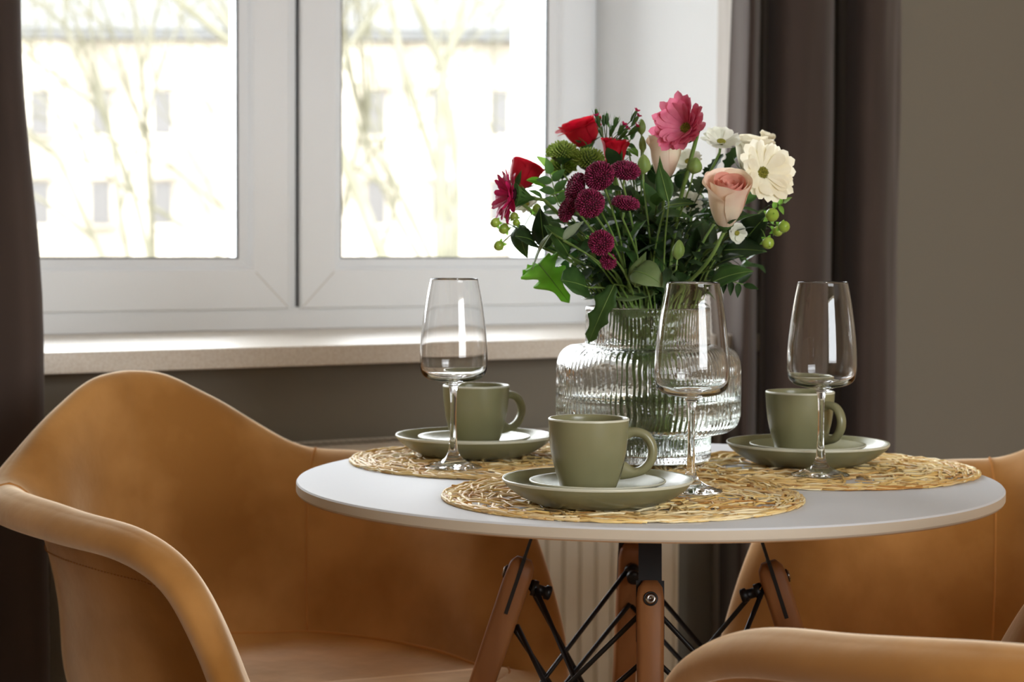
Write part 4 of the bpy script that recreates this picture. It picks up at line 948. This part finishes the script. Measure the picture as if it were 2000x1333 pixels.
SPR = [  # px, py, D, leaf kind, L, W, n, material
 (1075, 330, 2.38, 'ovate', .022, .012, 9, 'leaf_bright'), (1060, 388, 2.30, 'ovate', .022, .012, 10, 'leaf_mid'), (1120, 440, 2.26, 'ovate', .026, .013, 10, 'leaf_dark'), (1090, 470, 2.36, 'ovate', .030, .017, 10, 'leaf_mid'),
 (1150, 450, 2.38, 'ovate', .030, .016, 12, 'leaf_dark'), (1200, 430, 2.36, 'lance', .034, .009, 14, 'leaf_mid'), (1195, 380, 2.40, 'lance', .032, .009, 14, 'leaf_mid'), (1245, 410, 2.34, 'ovate', .030, .015, 12, 'leaf_dark'),
 (1280, 380, 2.42, 'lance', .036, .010, 14, 'leaf_dark'), (1290, 440, 2.30, 'ovate', .030, .016, 12, 'leaf_dark'), (1330, 360, 2.38, 'ovate', .028, .014, 14, 'leaf_dark'), (1350, 440, 2.30, 'ovate', .030, .017, 12, 'leaf_dark'),
 (1385, 340, 2.42, 'lobed', .030, .018, 14, 'leaf_dark'), (1425, 320, 2.44, 'lobed', .032, .019, 14, 'leaf_dark'), (1450, 400, 2.42, 'ovate', .030, .017, 12, 'leaf_mid'), (1400, 480, 2.38, 'ovate', .032, .018, 12, 'leaf_dark'),
 (1370, 480, 2.28, 'ovate', .026, .015, 11, 'leaf_dark'), (1225, 480, 2.28, 'lance', .036, .010, 14, 'leaf_mid'), (1150, 520, 2.30, 'ovate', .026, .016, 10, 'leaf_dark'), (1185, 540, 2.34, 'ovate', .026, .015, 10, 'leaf_dark'),
 (1260, 480, 2.36, 'lance', .036, .011, 14, 'leaf_dark'), (1340, 530, 2.30, 'ovate', .028, .017, 10, 'leaf_dark'), (1430, 540, 2.42, 'ovate', .024, .013, 10, 'leaf_dark'), (1490, 410, 2.36, 'lance', .028, .008, 12, 'leaf_mid'),
 (1310, 520, 2.24, 'lance', .030, .009, 10, 'leaf_dark'), (1240, 350, 2.42, 'ovate', .024, .013, 12, 'leaf_mid'), (1150, 290, 2.42, 'lance', .026, .007, 10, 'leaf_mid'), (1190, 250, 2.40, 'lance', .020, .005, 12, 'leaf_mid'),
 (1540, 395, 2.31, 'ovate', .0, .0, 0, 'leaf_bright'), (1080, 520, 2.40, 'ovate', .026, .015, 9, 'leaf_mid'), (1290, 350, 2.46, 'ovate', .026, .013, 12, 'leaf_dark'), (1380, 400, 2.48, 'lobed', .034, .020, 14, 'leaf_dark'),
 (1110, 400, 2.46, 'ovate', .028, .015, 12, 'leaf_mid'), (1180, 420, 2.50, 'ovate', .034, .018, 14, 'leaf_dark'), (1300, 430, 2.52, 'ovate', .036, .020, 14, 'leaf_dark'), (1400, 430, 2.52, 'ovate', .036, .020, 14, 'leaf_dark'), (1240, 440, 2.54, 'ovate', .036, .020, 14, 'leaf_dark'),
 (1460, 460, 2.44, 'ovate', .030, .018, 10, 'leaf_dark'), (1130, 500, 2.46, 'ovate', .032, .018, 10, 'leaf_dark')]
rf_ = random.Random(77)
for k in range(46):
    a = rf_.uniform(-pi, 0); rr = sqrt(rf_.random()); px = 1270 + 215 * rr * cos(a) * 1.05; py = 565 - abs(sin(a)) * rr * 235 - rf_.uniform(0, 20)
    kd = rf_.choice(['ovate', 'ovate', 'lance', 'lobed']); L_ = rf_.uniform(.030, .044)
    SPR.append((px, py, rf_.uniform(2.27, 2.52), kd, L_, L_ * (.30 if kd == 'lance' else .58), 13, rf_.choice(['leaf_dark', 'leaf_dark', 'leaf_mid'])))
KN = dict(leaf_bright='light green', leaf_mid='mid green', leaf_dark='dark green'); KK = dict(ovate='leafy sprig', lance='narrow leaved sprig', lobed='lobed leaf sprig')
for i, (px, py, D, kd, L, Wd, nl, m_) in enumerate(SPR):
    if nl == 0: continue
    sprig('foliage_sprig', '%s %s %s' % (KN[m_], KK[kd], where(px, py)), 'foliage', A(px, py, D), random.Random(200 + i), (kd, L, Wd), nl, m_)
def pinnate(label, P, Q, n_, L, Wd, m_, seed, nrm=(0, -.9, .4)):
    """leaflets in pairs along a rachis from P to Q"""
    rnd = random.Random(seed); t = thing('pistachio_sprig', label, 'foliage', (VX, VY, VZ + .0085), 0, 'pinnate sprigs'); O = t.location; path = stem_path(P, rnd, neckr=.06); stem(t, path + [Q], .0010, .0006)
    mb = MB(); d = (Q - P).normalized(); nv = Vector(nrm); sd = nv.cross(d).normalized()
    for k in range(n_):
        p = P.lerp(Q, (k + .3) / n_)
        for s_ in (-1, 1): put_leaf(mb, p - O, d * .55 + sd * s_, nv, L, Wd, 'ovate', rnd, bend=.2)
    put_leaf(mb, Q - O, d, nv, L * 1.05, Wd, 'ovate', rnd, bend=.2); mb.build('leaves', M[m_], t)
pinnate('bright green leaflets sticking out at the right edge in front of the curtain', A(1508, 412, 2.31), A(1530, 396, 2.29), 2, .0155, .0065, 'leaf_bright', 2)
pinnate('dark leaflets hanging at the lower right beside the near wine glass', A(1410, 545, 2.31), A(1452, 556, 2.29), 3, .020, .0085, 'leaf_dark', 3)
pinnate('green leaflets by the left red rose', A(1090, 400, 2.32), A(1075, 340, 2.30), 3, .020, .012, 'leaf_mid', 4)
pinnate('small green leaflets right of the tilted red rose', A(1215, 300, 2.38), A(1232, 272, 2.36), 2, .014, .007, 'leaf_mid', 6)
